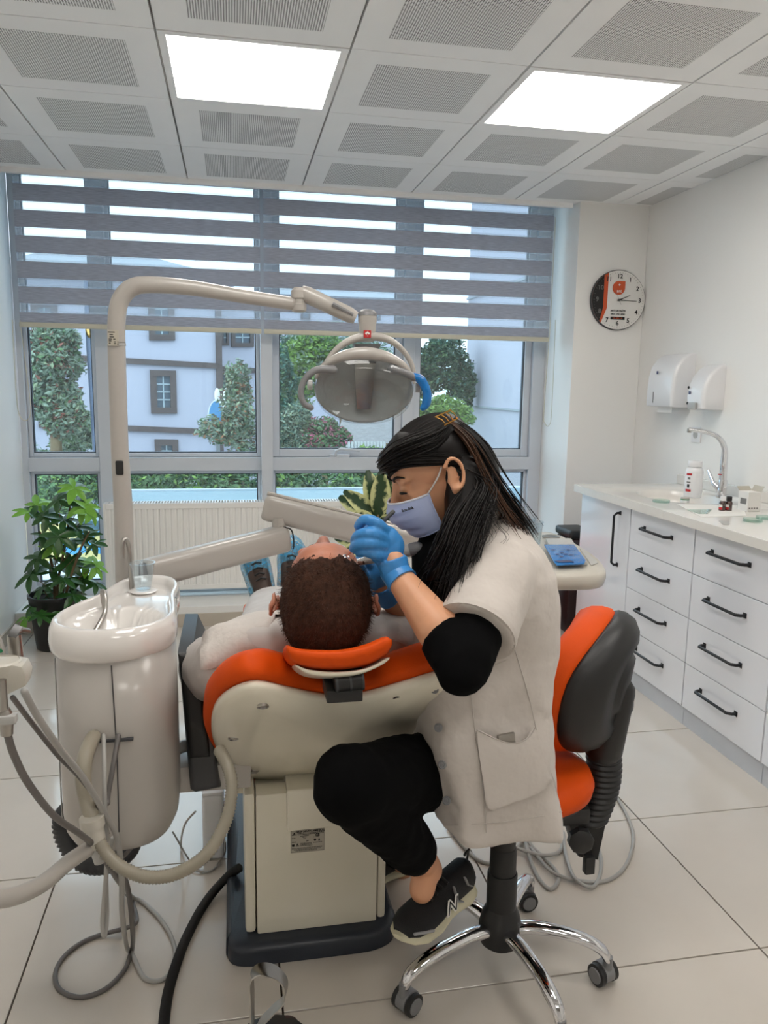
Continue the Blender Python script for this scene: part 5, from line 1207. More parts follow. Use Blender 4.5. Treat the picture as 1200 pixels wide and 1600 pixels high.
# tools in the hands
mt=thing('mouth_mirror','slim dental mirror handle, dark at the top, held in the near gloved hand','dental tool',U(575,835,1.41))
obj('handle',MB().tube([U(614,800,1.412),U(575,838,1.408)],[.0042,.0036],10,ends=True),'dgrey',mt); obj('stem',MB().tube([U(575,838,1.408),U(538,872,1.42)],[.0028,.0016],10),mat('copper_stem',(206,120,96),.3,.4),mt)
obj('mirror_head',MB().lathe([(.006,0),(.0065,.0012),(.005,.002)],U(541,870,1.42),V(.2,-.3,.9),20),'chrome',mt)
hp_=thing('handpiece','pale grey dental handpiece with a steel tip held in the far gloved hand','dental tool',U(600,868,1.51))
obj('handle',MB().tube([U(570,876,1.50),U(610,867,1.485),U(645,858,1.47)],[.0085,.0115,.0125],18,ends=False),'lgrey',hp_); obj('end_cap',MB().tube([U(643,858.5,1.471),U(652,856,1.467)],[.0133,.0125],18,ends=True),'mgrey',hp_)
obj('steel_tip',MB().tube([U(548,881,1.505),U(571,876,1.50)],[.006,.0085],16),'chrome',hp_)
# ================================================================== PATIENT
PC=U(507,934,1.49); hu=V(-.03,-.88,.47).normalized(); hf=V(.05,.47,.88); PR=frame(hf,hu)
def PL(x,y,z): return PC+PR@V(x,y,z)
mb=MB(); head_parts(mb,PC,PR,1.10,.008)
pn=V(.185,1.60,.83)
mb.tube([PL(-.02,0,-.05),PL(-.03,0,-.10),pn],[.056,.058,.062],18,ends=True)
BS=[(.185,1.60,.80,.19,.07),(.19,1.75,.715,.20,.085),(.19,2.0,.61,.17,.10),(.19,2.25,.575,.17,.095)]
mb.loft([[V(x+rx*math.cos(2*PI*k/24),y,z+rz*math.sin(2*PI*k/24)) for k in range(24)] for x,y,z,rx,rz in BS])
for q in (-1,1):
    mb.tube([V(.19+q*.09,2.25,.57),V(.19+q*.09,2.65,.56),V(.19+q*.075,3.02,.535)],[.075,.058,.036],14,ends=True)
    mb.tube([V(.19+q*.19,1.62,.80),V(.19+q*.235,1.86,.66),V(.19+q*.12,2.08,.72)],[.048,.042,.03],14,ends=True)
    for j in range(4): mb.tube([V(.19+q*(.10),2.09+.018*j,.725),V(.19+q*.04,2.12+.018*j,.745),V(.19+q*.0,2.13+.018*j,.74)],[.010,.009,.007],8,ends=True)
    mb.tube([V(.19+q*.11,2.08,.735),V(.19+q*.07,2.06,.76),V(.19+q*.04,2.07,.765)],[.011,.010,.008],8,ends=True)
he=obj('person',mb,'skinp',None,ang=180,mods=[('remesh',.0048),('smooth',4)])
tag(he,'patient lying back in the orange chair, short brown hair, white bib, covered shoes','person')
mb=MB()
def PE(x,y,z,a,b,d): mb.ell(PL(x,y,z),a,b,d,PR,28)
PE(-.022,0,.044,.1065,.0885,.0900); PE(-.037,0,.0,.090,.084,.075)
for q in (-1,1): PE(.008,q*.050,.050,.042,.034,.042)
obj('short_hair',mb,'shorth',he,ang=180,mods=[('remesh',.004),('smooth',3),('disp',.005,.012)])
mb=MB(); random.seed(5)
for _ in range(5200):
    th=random.uniform(0,2*PI); cz=random.uniform(-.35,1); sz=math.sqrt(1-cz*cz)
    n_=V(sz*math.cos(th),sz*math.sin(th),cz)
    if n_.x>.72 : continue
    base=V(-.022+.1065*n_.x,.0885*n_.y,.044+.090*n_.z)
    d=(V(-.55,.1*random.gauss(0,1),-.1)+n_*.75+V(random.gauss(0,.25),random.gauss(0,.25),random.gauss(0,.25))).normalized(); l=random.uniform(.007,.014); w=n_.cross(d).normalized()*.0005
    b0_=base-n_*.002; mb.quad(PL(*(b0_-w)),PL(*(b0_+w)),PL(*(b0_+d*l+w*.4)),PL(*(b0_+d*l-w*.4)))
obj('hair_bristles',mb,'shorth',he,smooth=False,stuff=True,recalc=False)
for q in (-1,1):
    ey=obj('closed_eyelashes',MB().tube(cat([PL(.080,q*.045,-.001),PL(.092,q*.032,-.003),PL(.088,q*.02,-.001)],4),.0014,6),'ink',he,ang=180)
    obj('eyebrow',MB().tube(cat([PL(.094,q*.013,.026),PL(.096,q*.026,.034),PL(.084,q*.048,.032)],4),interp([.003,.0042,.0015],4),8),'shorth',he,ang=180)
# gown + bib
mb=MB()
GS=[(.18,1.52,.855,.10,.045),(.185,1.555,.84,.21,.062),(.188,1.61,.815,.272,.088),(.19,1.70,.775,.285,.11),(.19,1.85,.70,.275,.125),(.19,2.02,.645,.25,.135),(.19,2.25,.60,.21,.12),(.19,2.5,.585,.185,.098),(.19,2.75,.57,.16,.08),(.185,3.0,.545,.13,.058)]
R_=[]
for x,y,z,rx,rz in GS:
    r=[]
    for k in range(48):
        a=2*PI*k/48; ca,sa=math.cos(a),math.sin(a); e=.82
        r.append(V(x+rx*math.copysign(abs(ca)**e,ca),y,z+rz*math.copysign(abs(sa)**e,sa)))
    R_.append(r)
mb.loft(R_)
for q in (-1,1): mb.tube([V(.19+q*.20,1.60,.80),V(.19+q*.245,1.75,.74),V(.19+q*.26,1.92,.67)],[.075,.078,.07],18,ends=True)
obj('gown',mb,'gown2',he,ang=180,mods=[('remesh',.008),('smooth',6),('disp',.018,.10)])
# disposable bib laid over shoulders and chest (draped grid)
def bibz(x,y):
    best=0
    for i in range(len(GS)-1):
        if GS[i][1]<=y<=GS[i+1][1]:
            t=(y-GS[i][1])/(GS[i+1][1]-GS[i][1]); cx_,z,rx,rz=[GS[i][k]+(GS[i+1][k]-GS[i][k])*t for k in (0,2,3,4)]
            d=min(.985,abs((x-cx_)/rx)); return z+rz*(1-d**2.4)**(1/2.4)
    return GS[0][2]
mb=MB(); bm=mb.bm; g=[]; nx_,ny_=34,30
for j in range(ny_+1):
    row=[]
    for i in range(nx_+1):
        a=-1+2*i/nx_; y=1.53+.57*j/ny_; x=.19+a*.262*(1-.05*j/ny_); 
        if abs(a)<.42 and j<8: y=max(y,1.60)+.002*j
        z=bibz(x,min(max(y,1.556),2.4))+.008-max(0,1.556-y)*1.6+.004*math.sin(x*60+y*22)+.005*noise.noise(V(x*14,y*14,1))
        row.append(bm.verts.new((x,y,z)))
    g.append(row)
for j in range(ny_):
    for i in range(nx_): bm.faces.new((g[j][i],g[j][i+1],g[j+1][i+1],g[j+1][i]))
obj('paper_bib',mb,'gown',he,ang=180,mods=[('solid',.0012)])
# patient shoes with blue covers
for (u_,v_,w_) in ((416,938,-.25),(452,928,.1)):
    b_=U(u_,v_,3.02); aa=V(w_,.55,.80).normalized(); so_,S_,a_,u2,s_=shoe(he,b_+V(0,.02,-.03),b_+aa*.2,V(0,-.8,.55),'brownleather','sole',L=.235)
    for x in (.4,.5,.6,.7): obj('lace',MB().tube([S_(x,-.02,.080-.07*(x-.4)),S_(x+.02,0,.092-.09*(x-.4)),S_(x,.02,.080-.07*(x-.4))],.004,6),'black',so_)
    mb=MB(); rr=[]
    for x,w,h0,h1 in ((.0,.038,-.012,.03),(.2,.052,-.014,.05),(.45,.056,-.014,.055),(.7,.060,-.014,.062),(.9,.056,-.012,.060),(1.04,.036,-.004,.048),(1.12,.012,.008,.03)):
        r=[]
        for k in range(28):
            t=2*PI*k/28; q_=1+.10*noise.noise(V(k*.8,x*9,w_*5)); r.append(S_(x,w*q_*math.cos(t),(h0+h1)/2+(h1-h0)/2*q_*math.sin(t)))
        rr.append(r)
    obj('shoe_cover',mb.loft(rr),'bluet',so_,ang=180)
# ================================================================== OUTSIDE
_mat=mat
def mat(name,col,*a,**k): return _mat(name,tuple(c*OUT for c in col),*a,**k)
OUT=.88
GZ=-3.0
gm_=mat('street_asphalt',(150,152,154),.9,bump=.4,bump_scale=8,noise_amt=.2)
gr=MB().box(-40,45,5.3,90,GZ-.3,GZ); go=struct('ground',gr,gm_,smooth=False)
lawn=mat('lawn',(104,142,66),.95,bump=1,bump_scale=30,noise_amt=.4,noise_scale=12)
lb=obj('lawn_patch',MB().box(-1,5,9,24,GZ,GZ+.06),lawn,None,smooth=False); tag(lb,'green lawn between the houses below the window','lawn',kind='stuff')
hw=mat('house_render',(200,198,212),.9,bump=.1,bump_scale=20,noise_amt=.03); tim=mat('brown_timber',(104,90,88),.8,noise_amt=.2); dk=mat('dark_pane',(92,104,116),.15,spec=.8)
curt=mat('net_curtain',(186,200,206),.9,noise_amt=.1,noise_scale=40); rooft=mat('grey_roof',(176,182,190),.9,noise_amt=.15,noise_scale=20)
dirH=V(1,.24,0).normalized(); HP=U(200,600,29.8); HN=V(-.24,1,0).normalized()*-1
def H(u,v,o=0): return UPL(u,v,HP+HN*o,HN)
def xat(u): return H(u,600)
hs=thing('white_house','white house with brown timber bands and windows across the street','house',H(190,780))
A_=xat(20); B_=xat(343); depth=-HN*9; ztop=H(200,432).z
mb=MB(); mb.prism([V(A_.x,A_.y,GZ),V(B_.x,B_.y,GZ),V(B_.x,B_.y,ztop),V(A_.x,A_.y,ztop)],depth); obj('wall',mb,hw,hs,smooth=False)
def strip(u0,v0,u1,v1,w,th=.12,name='timber_band',par=hs):
    a=H(u0,v0,.0);b=H(u1,v1,.0); z=V(0,0,w/2); obj(name,MB().prism([a-z,b-z,b+z,a+z],HN*th),tim,par,smooth=False)
strip(60,556,343,572,.20); strip(60,663,343,675,.20)
mb=MB(); a=H(336,500,.0); mb.prism([V(a.x,a.y,GZ),V(a.x,a.y,GZ)+dirH*.22,V(a.x,a.y,ztop)+dirH*.22,V(a.x,a.y,ztop)],HN*.12); obj('corner_post',mb,tim,hs,smooth=False)
def hwin(u0,u1,v0,v1,fr_=.22,bars=(2,4),HH=None,par=hs):
    HH=HH or H; nrm=HN; a=HH(u0,v1);b=HH(u1,v1);c=HH(u1,v0);d=HH(u0,v0); x=(b-a); w=x.length; x.normalize(); h=(d-a).z
    f=MB(); zz=V(0,0,1)
    def bx_(x0,x1,z0,z1,th,o=0): f.prism([a+x*x0+zz*z0+nrm*o,a+x*x1+zz*z0+nrm*o,a+x*x1+zz*z1+nrm*o,a+x*x0+zz*z1+nrm*o],nrm*th)
    bx_(0,fr_,0,h,.12); bx_(w-fr_,w,0,h,.12); bx_(fr_,w-fr_,0,fr_,.12); bx_(fr_,w-fr_,h-fr_,h,.12)
    fo=obj('window',f,tim,par,smooth=False)
    f=MB(); bx_(fr_,w-fr_,fr_,h-fr_,.02,.01); obj('pane',f,dk,fo,smooth=False)
    f=MB(); iw=w-2*fr_; ih=h-2*fr_
    for k in range(1,bars[0]): bx_(fr_+iw*k/bars[0]-.022,fr_+iw*k/bars[0]+.022,fr_,h-fr_,.03,.03)
    for k in range(1,bars[1]): bx_(fr_,w-fr_,fr_+ih*k/bars[1]-.022,fr_+ih*k/bars[1]+.022,.03,.03)
    obj('glazing_bars',f,curt,fo,smooth=False)
hwin(236,276,578,646); hwin(233,273,460,532); hwin(243,279,686,740); hwin(145,158,500,531,.12,(1,2)); hwin(147,159,575,643,.12,(1,3)); hwin(60,100,560,620); hwin(50,92,470,525)
mb=MB(); e0=V(A_.x,A_.y,ztop)+HN*.8-dirH*.8; e1=V(B_.x,B_.y,ztop)+HN*.8+dirH*.8; e2=e1+depth*1.18; e3=e0+depth*1.18; r0=(e0+e3)/2+dirH*3+V(0,0,1.5); r1=(e1+e2)/2-dirH*3+V(0,0,1.5)
bm=mb.bm; vs=[bm.verts.new(p) for p in (e0,e1,e2,e3,r0,r1)]
for f in ((0,1,5,4),(1,2,5),(2,3,4,5),(3,0,4),(3,2,1,0)): bm.faces.new([vs[k] for k in f])
obj('roof',mb,rooft,hs,smooth=False)
# set back wing
h2=thing('white_house_wing','set-back white wing right of the timber corner post with dark windows','house',H(370,780,-2))
H2=lambda u,v,o=0: UPL(u,v,HP-HN*2.2+HN*o,HN)
mb=MB(); a=H2(343,600); b=H2(418,600); mb.prism([V(a.x,a.y,GZ),V(b.x,b.y,GZ),V(b.x,b.y,ztop),V(a.x,a.y,ztop)],-HN*7); obj('wall',mb,hw,h2,smooth=False)
a=H2(343,576);b=H2(415,580); obj('timber_band',MB().prism([a-V(0,0,.1),b-V(0,0,.1),b+V(0,0,.1),a+V(0,0,.1)],HN*.1),tim,h2,smooth=False)
hwin(361,396,512,542,.16,(2,2),H2,h2); hwin(345,357,515,540,.1,(1,2),H2,h2); hwin(345,357,582,642,.1,(1,3),H2,h2); hwin(363,388,586,650,.1,(1,1),H2,h2)
def house(name,lab,u0,u1,vt,va,y,m=hw,wins=()):
    a=U(u0,600,y);b=U(u1,600,y);zt=U((u0+u1)/2,vt,y).z; za=U((u0+u1)/2,va,y).z; t=thing(name,lab,'house',V((a.x+b.x)/2,y,GZ)); 
    obj('wall',MB().box(a.x,b.x,y,y+8,GZ,zt),m,t,smooth=False); mb=MB(); bm=mb.bm; e=.6; 
    vs=[bm.verts.new(p) for p in (V(a.x-e,y-e,zt),V(b.x+e,y-e,zt),V(b.x+e,y+8+e,zt),V(a.x-e,y+8+e,zt),V(a.x*.7+b.x*.3,y+4,za),V(a.x*.3+b.x*.7,y+4,za))]
    for f in ((0,1,5,4),(1,2,5),(2,3,4,5),(3,0,4),(3,2,1,0)): bm.faces.new([vs[k] for k in f])
    obj('roof',mb,rooft,t,smooth=False)
    for (p,q,r,s_) in wins:
        A=U(p,s_,y-.05);B=U(q,r,y-.05); w=obj('window',MB().box(A.x,B.x,y-.08,y,A.z,B.z),tim,t,smooth=False); obj('pane',MB().box(A.x+.12,B.x-.12,y-.1,y-.08,A.z+.12,B.z-.12),dk,w,smooth=False)
    return t
house('far_house','pale far house with a grey hipped roof seen through the left blind',170,330,470,408,55,wins=[(200,215,478,496),(250,265,478,496)])
house('far_house','long pale far house with a grey roof seen through the right blind',432,640,465,415,48,wins=[(470,485,475,500),(520,535,475,500),(580,595,475,500)])
house('far_house','pale far house at the left edge behind the ivy tree',-60,120,478,440,42)
# neighbouring white building on the right, close by
nb_=thing('neighbour_building','plain white building wall close outside the right window','building',V(9,12,GZ))
a=U(728,600,18); obj('wall',MB().box(a.x,a.x+7,6.4,18,GZ,9.0),hw,nb_,smooth=False); zl=UX(800,640,a.x).z
obj('ledge',MB().box(a.x-.04,a.x-.001,6.4,18,zl-.02,zl+.02),rooft,nb_,smooth=False)
obj('ledge',MB().box(a.x-.05,a.x-.001,6.4,18,3.4,3.46),rooft,nb_,smooth=False)
# street lamp
sl=thing('street_lamp','tall dark grey lamp post in front of the white house','street lamp',U(150,900,10)*1)
obj('pole',MB().tube([V(U(158,740,10).x,10,GZ),U(152,690,10),U(141,520,10),U(136,430,10)],[.075,.06,.055,.045],14),mat('post_blue_grey',(92,104,128),.5),sl)
obj('lamp_head',MB().ell(U(140,515,9.95),.05,.05,.10),'gold',sl)
# canopy ledge and banner below the window
cnp=thing('canopy','pale blue-grey canopy roof right below the window','canopy',V(1.2,6,.30))
x0=U(168,770,6.4).x; zc_=U(400,766,6.6).z
obj('sheet',MB().box(x0,3.4,5.2,6.6,zc_-.06,zc_,.01),mat('canopy_sheet',(108,142,154),.35),cnp); obj('edge_strip',MB().box(x0,3.4,6.605,6.63,zc_-.08,zc_+.015,.004),'alu',cnp)
for xx in (x0+.05,1.2,3.3): obj('post',MB().box(xx,xx+.06,6.4,6.46,GZ,zc_-.061),'alu',cnp)
bn_=thing('street_banner','yellow and white advertising board with blue letters below the left window','sign',U(100,940,6.2))
za,zb=U(100,945,6.2).z,U(100,806,6.2).z; xa,xb=U(30,860,6.2).x,U(166,860,6.2).x
obj('board',MB().box(xa,xb,6.2,6.26,za,zb,.005),mat('board_white',(226,232,236),.5),bn_,smooth=False)
obj('yellow_field',MB().box(xa+.02,xb-.01,6.194,6.2,U(100,876,6.2).z,U(100,818,6.2).z),mat('board_yellow',(226,206,132),.5),bn_,smooth=False)
obj('board_lettering',text_bm('CC',.30,U(134,846,6.188),(1,0,0),(0,0,1),.002,.012),mat('board_blue',(70,160,214),.5),bn_,smooth=False)
obj('board_post',MB().box(xa+.1,xa+.16,6.262,6.30,GZ,zb),'alu',bn_); obj('board_post',MB().box(xb-.2,xb-.14,6.262,6.30,GZ,zb),'alu',bn_)
# garden bear-ear sign
gs=thing('garden_sign','blue oval garden sign with two white ears beside the timber corner','sign',V(U(341,700,13).x,13,GZ)); 
c=U(340,653,13); mb=MB(); mb.prism([c+V(.16*math.cos(2*PI*k/32),0,.30*math.sin(2*PI*k/32)) for k in range(32)],V(0,.05,0)); obj('white_disc',mb,'paper',gs,smooth=False)
mb=MB(); mb.prism([c+V(-.02+.12*math.cos(2*PI*k/32),-.012,.27*math.sin(2*PI*k/32)) for k in range(32)],V(0,.01,0)); obj('blue_disc',mb,mat('sign_blue',(96,166,222),.4),gs,smooth=False)
for du in (-.0,.14): obj('ear',MB().ell(c+V(du,.02,.36),.045,.03,.12),'paper',gs)
obj('post',MB().box(c.x-.03,c.x+.03,13.01,13.05,GZ,c.z-.25),'mgrey',gs)
# foliage
FM={}
def leafmat(n,c,amt=.35): 
    if n not in FM: FM[n]=mat(n,c,.7,noise_amt=amt,noise_scale=3)
    return FM[n]
def foliage(name,lab,cat_,blobs,mats,n,size,trunk=None,seed=1,group=None,trm='stem'):
    n=int(n*2.0); size*=.68
    random.seed(seed); mb=MB(); bm=mb.bm; tot=sum(b[3]*b[4] for b in blobs); zmin=1e9; cx0=0
    for (u,v,y,ru,rv) in blobs:
        c=U(u,v,y); k=y/1190.0; rx,rz=ru*k,rv*k; rd=(rx+rz)/2*.8; nn=int(n*ru*rv/tot); cx0+=c.x/len(blobs); zmin=min(zmin,c.z-rz)
        for _ in range(nn):
            while True:
                p=V(random.uniform(-1,1),random.uniform(-1,1),random.uniform(-1,1))
                if .25<p.length<1 : break
            nz_=noise.noise(V(p.x*2.3+u,p.y*2.3,p.z*2.3+v))
            if nz_<-.22: continue
            p=V(p.x*rx,p.y*rd,p.z*rz)*(1+.35*nz_)+c
            d=V(random.gauss(0,1),random.gauss(0,1),random.gauss(0,.7)).normalized(); w=d.orthogonal().normalized(); w=Matrix.Rotation(random.uniform(0,6.28),3,d)@w
            s_=size*random.uniform(.6,1.4); nn_=d.cross(w)*s_*.12
            try:
                vs=[bm.verts.new(p-d*s_),bm.verts.new(p+w*s_*.42+nn_),bm.verts.new(p+d*s_),bm.verts.new(p-w*s_*.42+nn_)]
                mi=0 if random.random()<.5 else random.randrange(len(mats))
                f=bm.faces.new(vs); f.material_index=mi
            except ValueError: pass
    y0=blobs[0][2]; t=thing(name,lab,cat_,V(cx0,y0,min(zmin,GZ)),group)
    obj('foliage',mb,[leafmat(*m_) for m_ in mats],t,smooth=False,stuff=True,recalc=False)
    if trunk:
        for tr in trunk: obj('trunk' if tr is trunk[0] else 'branch',MB().tube(cat([U(a,b,y_) for a,b,y_ in tr[0]],4),interp(tr[1],4),8),trm,t,ang=180)
    else: obj('stem',MB().tube([V(cx0,y0,GZ-.02),V(cx0,y0,max(zmin,GZ)+.3)],.05,8),trm,t)
    return t
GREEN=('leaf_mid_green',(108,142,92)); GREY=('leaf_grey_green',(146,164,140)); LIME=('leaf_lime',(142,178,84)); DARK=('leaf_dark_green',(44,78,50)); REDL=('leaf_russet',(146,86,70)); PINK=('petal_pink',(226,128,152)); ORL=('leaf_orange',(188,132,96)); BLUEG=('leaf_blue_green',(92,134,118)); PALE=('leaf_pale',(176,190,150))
foliage('ivy_tree','leafy tree with russet ivy leaves at the left window','tree',[(85,560,10,38,45),(95,640,10,32,42),(70,600,10,26,60),(80,530,10,40,20)],[GREY,REDL,GREEN,PALE],6500,.055,[([(88,800,10),(88,700,10),(84,620,10),(80,540,10)],[.09,.07,.05,.03])],3)
foliage('round_tree','low round grey-green tree beside the lamp post','tree',[(130,672,12,32,28),(105,690,12,24,22)],[GREY,GREEN,PALE],3200,.055,[([(118,780,12),(120,720,12),(125,680,12)],[.06,.045,.03])],4)
foliage('russet_tree','sparse small tree with orange leaf clusters in the garden','tree',[(372,640,12,26,52),(350,670,12,38,24),(385,690,12,28,28),(372,590,12,20,26)],[GREY,ORL,GREEN,PALE],3400,.055,[([(378,800,12),(375,700,12),(370,640,12),(368,580,12)],[.06,.045,.03,.012]),([(376,700,12),(350,680,12),(325,674,12)],[.02,.015,.006])],5)
foliage('lime_tree','tall yellow-green tree behind the garden conifer','tree',[(470,575,22,42,42),(500,540,22,30,24),(455,620,22,30,30)],[LIME,GREY,GREEN],4200,.11,None,6)
foliage('conifer','rounded blue-green conifer left of the lamp head','conifer',[(440,600,16,24,34),(440,570,16,14,26),(438,640,16,26,22)],[BLUEG,GREEN],3400,.07,None,7)
foliage('wild_shrub','grey-green shrub in the garden left of the pink bush','shrub',[(445,680,12,32,38),(465,650,12,22,20)],[GREY,BLUEG,PALE],3400,.05,None,8)
foliage('rhododendron','flowering bush with pink blossoms in the garden','bush',[(505,678,12,34,24),(530,690,12,22,20),(490,700,12,30,18)],[GREEN,PINK,PINK,GREY],3600,.05,None,9)
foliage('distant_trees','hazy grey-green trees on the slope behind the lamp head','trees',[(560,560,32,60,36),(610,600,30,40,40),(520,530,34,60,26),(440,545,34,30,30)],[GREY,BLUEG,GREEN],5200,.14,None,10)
foliage('dark_tree','tall dark green tree in the right window left of the white building','tree',[(690,565,17,38,44),(720,600,17,24,40),(660,590,17,24,34)],[DARK,GREEN,BLUEG],5200,.08,None,11)
foliage('clipped_hedge','light green hedge beneath the dark tree','hedge',[(685,640,12,44,22),(715,650,12,28,18),(650,650,12,24,20)],[LIME,GREEN],4200,.05,None,12)
foliage('green_bush','bright green bush tips just above the window rail','bush',[(580,712,9,38,14),(520,716,9,40,12),(690,690,10,50,30)],[LIME,GREEN],2600,.05,None,13)
foliage('dense_hedge','dense green hedge along the canopy seen in the low windows','hedge',[(230,758,8,60,34),(340,758,8,55,32),(450,764,8,60,34),(560,766,8,60,34),(640,770,8,50,30),(115,765,8,50,36),(730,772,8,60,30)],[GREEN,DARK,LIME],9500,.05,None,14)
foliage('slope_shrubs','green planting on the ground under the white house','shrubs',[(240,745,20,80,30),(370,730,20,60,24),(470,730,20,60,26),(60,740,18,60,40),(580,745,20,60,26)],[GREEN,GREY,DARK],4200,.09,None,15)
# cobbled slope and picket fence
cb=mat('cobble_slope',(168,162,160),.95,bump=1,bump_scale=14,bdist=.05,noise_amt=.35,noise_scale=10)
mb=MB(); mb.prism([U(520,702,12.5),U(645,702,12.5),U(650,652,18),U(535,652,18)],V(0,0,-.25)); so_=obj('cobbled_slope',mb,cb,None,smooth=False); so_['kind']='structure'
so_.location.z+=0
pf=thing('picket_fence','short wooden picket fence at the foot of the cobbled slope','fence',U(570,704,11.8))
for k in range(12):
    u=545+5*k; a=U(u,704,11.8); b=U(u,690,11.8); obj('picket',MB().box(a.x-.018,a.x+.018,11.78,11.81,a.z-.5,b.z),'lgrey',pf,smooth=False)
a=U(541,697,11.8);b=U(604,697,11.8); obj('rail',MB().box(a.x,b.x,11.811,11.84,a.z-.02,a.z+.02),'lgrey',pf,smooth=False)
mat=_mat
# ================================================================== INDOOR PLANTS
random.seed(21)
sch=thing('potted_schefflera','bushy umbrella plant in a black pot in the left window corner','plant',V(-.985,4.20,0))
pc_=V(-.93,4.20,0)
obj('pot',MB().lathe([(.095,.001),(.10,.006),(.128,.27),(.132,.275),(.132,.29),(.122,.29),(.118,.26)],pc_,n=40),'pot',sch,ang=50)
obj('soil',MB().lathe([(.117,.25),(.118,.262),(.03,.27)],pc_,n=24),'soil',sch)
def leaf_mesh(w=.32,n=5):
    mb=MB(); L=[];C_=[];R2=[]
    for i in range(n+1):
        t=i/n; ww=w*math.sin(PI*min(1,t*.92+.04))**.8*.5; z=-.16*t*t
        L.append(V(t,ww,z-.05*ww)); C_.append(V(t,0,z-.0)); R2.append(V(t,-ww,z-.05*ww))
    for A,B in ((L,C_),(C_,R2)):
        for i in range(n): mb.quad(A[i]+V(0,0,abs(A[i].y)*.35),B[i]+V(0,0,abs(B[i].y)*.35),B[i+1]+V(0,0,abs(B[i+1].y)*.35),A[i+1]+V(0,0,abs(A[i+1].y)*.35))
    bmesh.ops.remove_doubles(mb.bm,verts=mb.bm.verts,dist=1e-5)
    return mb
lmd=leaf_mesh(.40); me_d=D.meshes.new('leaf'); lmd.bm.to_mesh(me_d); me_d.materials.append(M['leaf']); me_d.polygons.foreach_set('use_smooth',[True]*len(me_d.polygons))
me_l=me_d.copy(); me_l.materials.clear(); me_l.materials.append(M['leafl'])
def put_leaf(me,base,d,up,L,parent):
    d=d.normalized(); u=(up-d*up.dot(d)); u=u.normalized() if u.length>1e-4 else d.orthogonal().normalized(); s=u.cross(d)
    o=D.objects.new('leaf',me); COL.objects.link(o); o.parent=parent
    m_=Matrix((d,s,u)).transposed().to_4x4()@Matrix.Diagonal((L,L,L,1)); m_.translation=base-parent.location; o.matrix_local=m_; return o
YS=4.15
stems=[[(82,985),(92,900),(104,840),(110,780)],[(86,985),(84,900),(72,850),(62,830)],[(92,985),(105,920),(125,860),(140,830)]]
for sm in stems: obj('stem',MB().tube(cat([U(a,b,YS+random.uniform(-.05,.05)) for a,b in sm],4),interp([.008,.007,.006,.004],4),7),'stem',sch,ang=180)
whorls=[(116,762,1,1.1),(58,790,1,1.),(90,782,0,1.),(130,790,1,1.),(142,800,1,1),(74,805,0,1),(100,812,0,1.1),(45,800,1,.9),(92,838,0,1.1),(120,825,0,1),(136,838,0,.9),(112,845,0,1),(70,838,0,.8),(148,850,0,.8),(84,855,1,.9),(60,872,0,1),(80,885,0,1.1),(110,880,0,1),(135,880,1,1),(150,885,1,.9),(48,898,0,1),(100,905,0,1),(128,905,0,.9),(150,912,0,.9),(66,918,0,1),(90,925,0,1),(115,930,0,1),(52,945,0,.9),(75,950,0,1),(100,955,0,1),(40,965,1,.9),(132,950,0,.8),(62,962,0,.8)]
for (u,v,lt_,sc2) in whorls:
    yy=YS+random.uniform(-.13,.10); c=U(u,v,yy); base=U(96+random.uniform(-10,10),min(975,v+45),YS)
    obj('petiole',MB().tube([base,base.lerp(c,.6)+V(0,0,.012),c],[.0025,.002,.0018],5),'stem',sch,ang=180)
    ax=V(random.gauss(0,.35)+(c.x-pc_.x)*1.5,-.55+random.gauss(0,.2),1).normalized(); x=ax.orthogonal().normalized(); k7=7; a0_=random.uniform(0,1)
    for k in range(k7):
        a=a0_+2*PI*k/k7; d=(Matrix.Rotation(a,3,ax)@x)+ax*random.uniform(-.35,.12)
        put_leaf(me_l if lt_ and random.random()<.8 else me_d,c,d,ax,random.uniform(.075,.105)*sc2,sch)
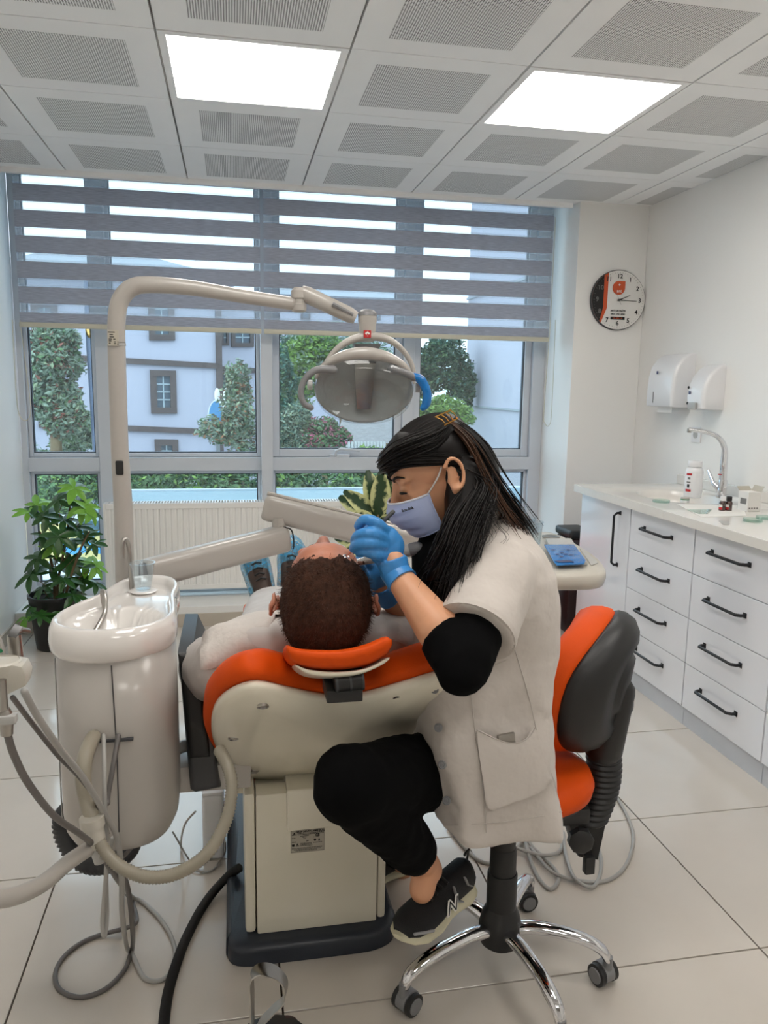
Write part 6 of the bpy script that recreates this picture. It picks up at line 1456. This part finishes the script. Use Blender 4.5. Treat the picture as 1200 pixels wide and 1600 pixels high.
# rubber plant by the radiator
rp=thing('potted_rubber_plant','variegated rubber plant with cream-edged leaves in front of the radiator','plant',V(.72,4.0,0)); rc=V(U(595,830,4.0).x,4.0,0)
rp.location=rc
obj('pot',MB().lathe([(.10,.001),(.105,.006),(.135,.26),(.14,.262),(.14,.28),(.13,.28),(.126,.25)],rc,n=36),'pot',rp,ang=50); obj('soil',MB().lathe([(.125,.24),(.126,.252),(.03,.258)],rc,n=24),'soil',rp)
obj('stem',MB().tube([rc+V(0,0,.25),rc+V(.01,0,.5),U(590,800,4.0)],[.012,.010,.006],8),'stem',rp,ang=180)
vm=leaf_mesh(.42,8); 
mv=D.materials.new('variegated_leaf'); mv.use_nodes=True; t=mv.node_tree; b=t.nodes['Principled BSDF']; L_=t.links
tcn=t.nodes.new('ShaderNodeTexCoord'); sx=t.nodes.new('ShaderNodeSeparateXYZ'); ab=t.nodes.new('ShaderNodeMath'); ab.operation='ABSOLUTE'; nz2=t.nodes.new('ShaderNodeTexNoise'); nz2.inputs['Scale'].default_value=7; ad=t.nodes.new('ShaderNodeMath'); ad.operation='MULTIPLY_ADD'; ad.inputs[1].default_value=.22
rp2=t.nodes.new('ShaderNodeValToRGB'); rp2.color_ramp.elements[0].position=.205; rp2.color_ramp.elements[0].color=rgb(40,66,38); rp2.color_ramp.elements[1].position=.25; rp2.color_ramp.elements[1].color=rgb(206,208,150)
L_.new(tcn.outputs['Object'],sx.inputs[0]); L_.new(sx.outputs['Y'],ab.inputs[0]); L_.new(tcn.outputs['Object'],nz2.inputs['Vector']); L_.new(nz2.outputs['Fac'],ad.inputs[0]); L_.new(ab.outputs[0],ad.inputs[2]); L_.new(ad.outputs[0],rp2.inputs['Fac']); L_.new(rp2.outputs[0],b.inputs['Base Color']); b.inputs['Roughness'].default_value=.3
me_v=D.meshes.new('leaf'); vm.bm.to_mesh(me_v); me_v.materials.append(mv); me_v.polygons.foreach_set('use_smooth',[True]*len(me_v.polygons))
for (bu,bv,tu,tv,dy,Lm) in [(588,808,577,736,.0,1),(590,808,612,748,-.04,1),(590,806,598,740,-.05,1),(586,806,542,768,-.03,1),(586,808,528,772,.06,1),(592,812,640,790,-.05,1),(586,812,545,806,-.06,1),(592,812,655,806,.02,1),(590,816,618,812,-.08,1),(588,835,548,835,-.04,1),(590,850,530,868,-.05,1.1),(592,860,545,885,-.07,1),(592,850,640,860,.0,1),(590,845,520,838,.05,.9),(594,810,626,756,.04,1)]:
    a=U(bu,bv,4.0); b_=U(tu,tv,4.0+dy*2); put_leaf(me_v,a,b_-a,V(0,-1,.35),(b_-a).length,rp)
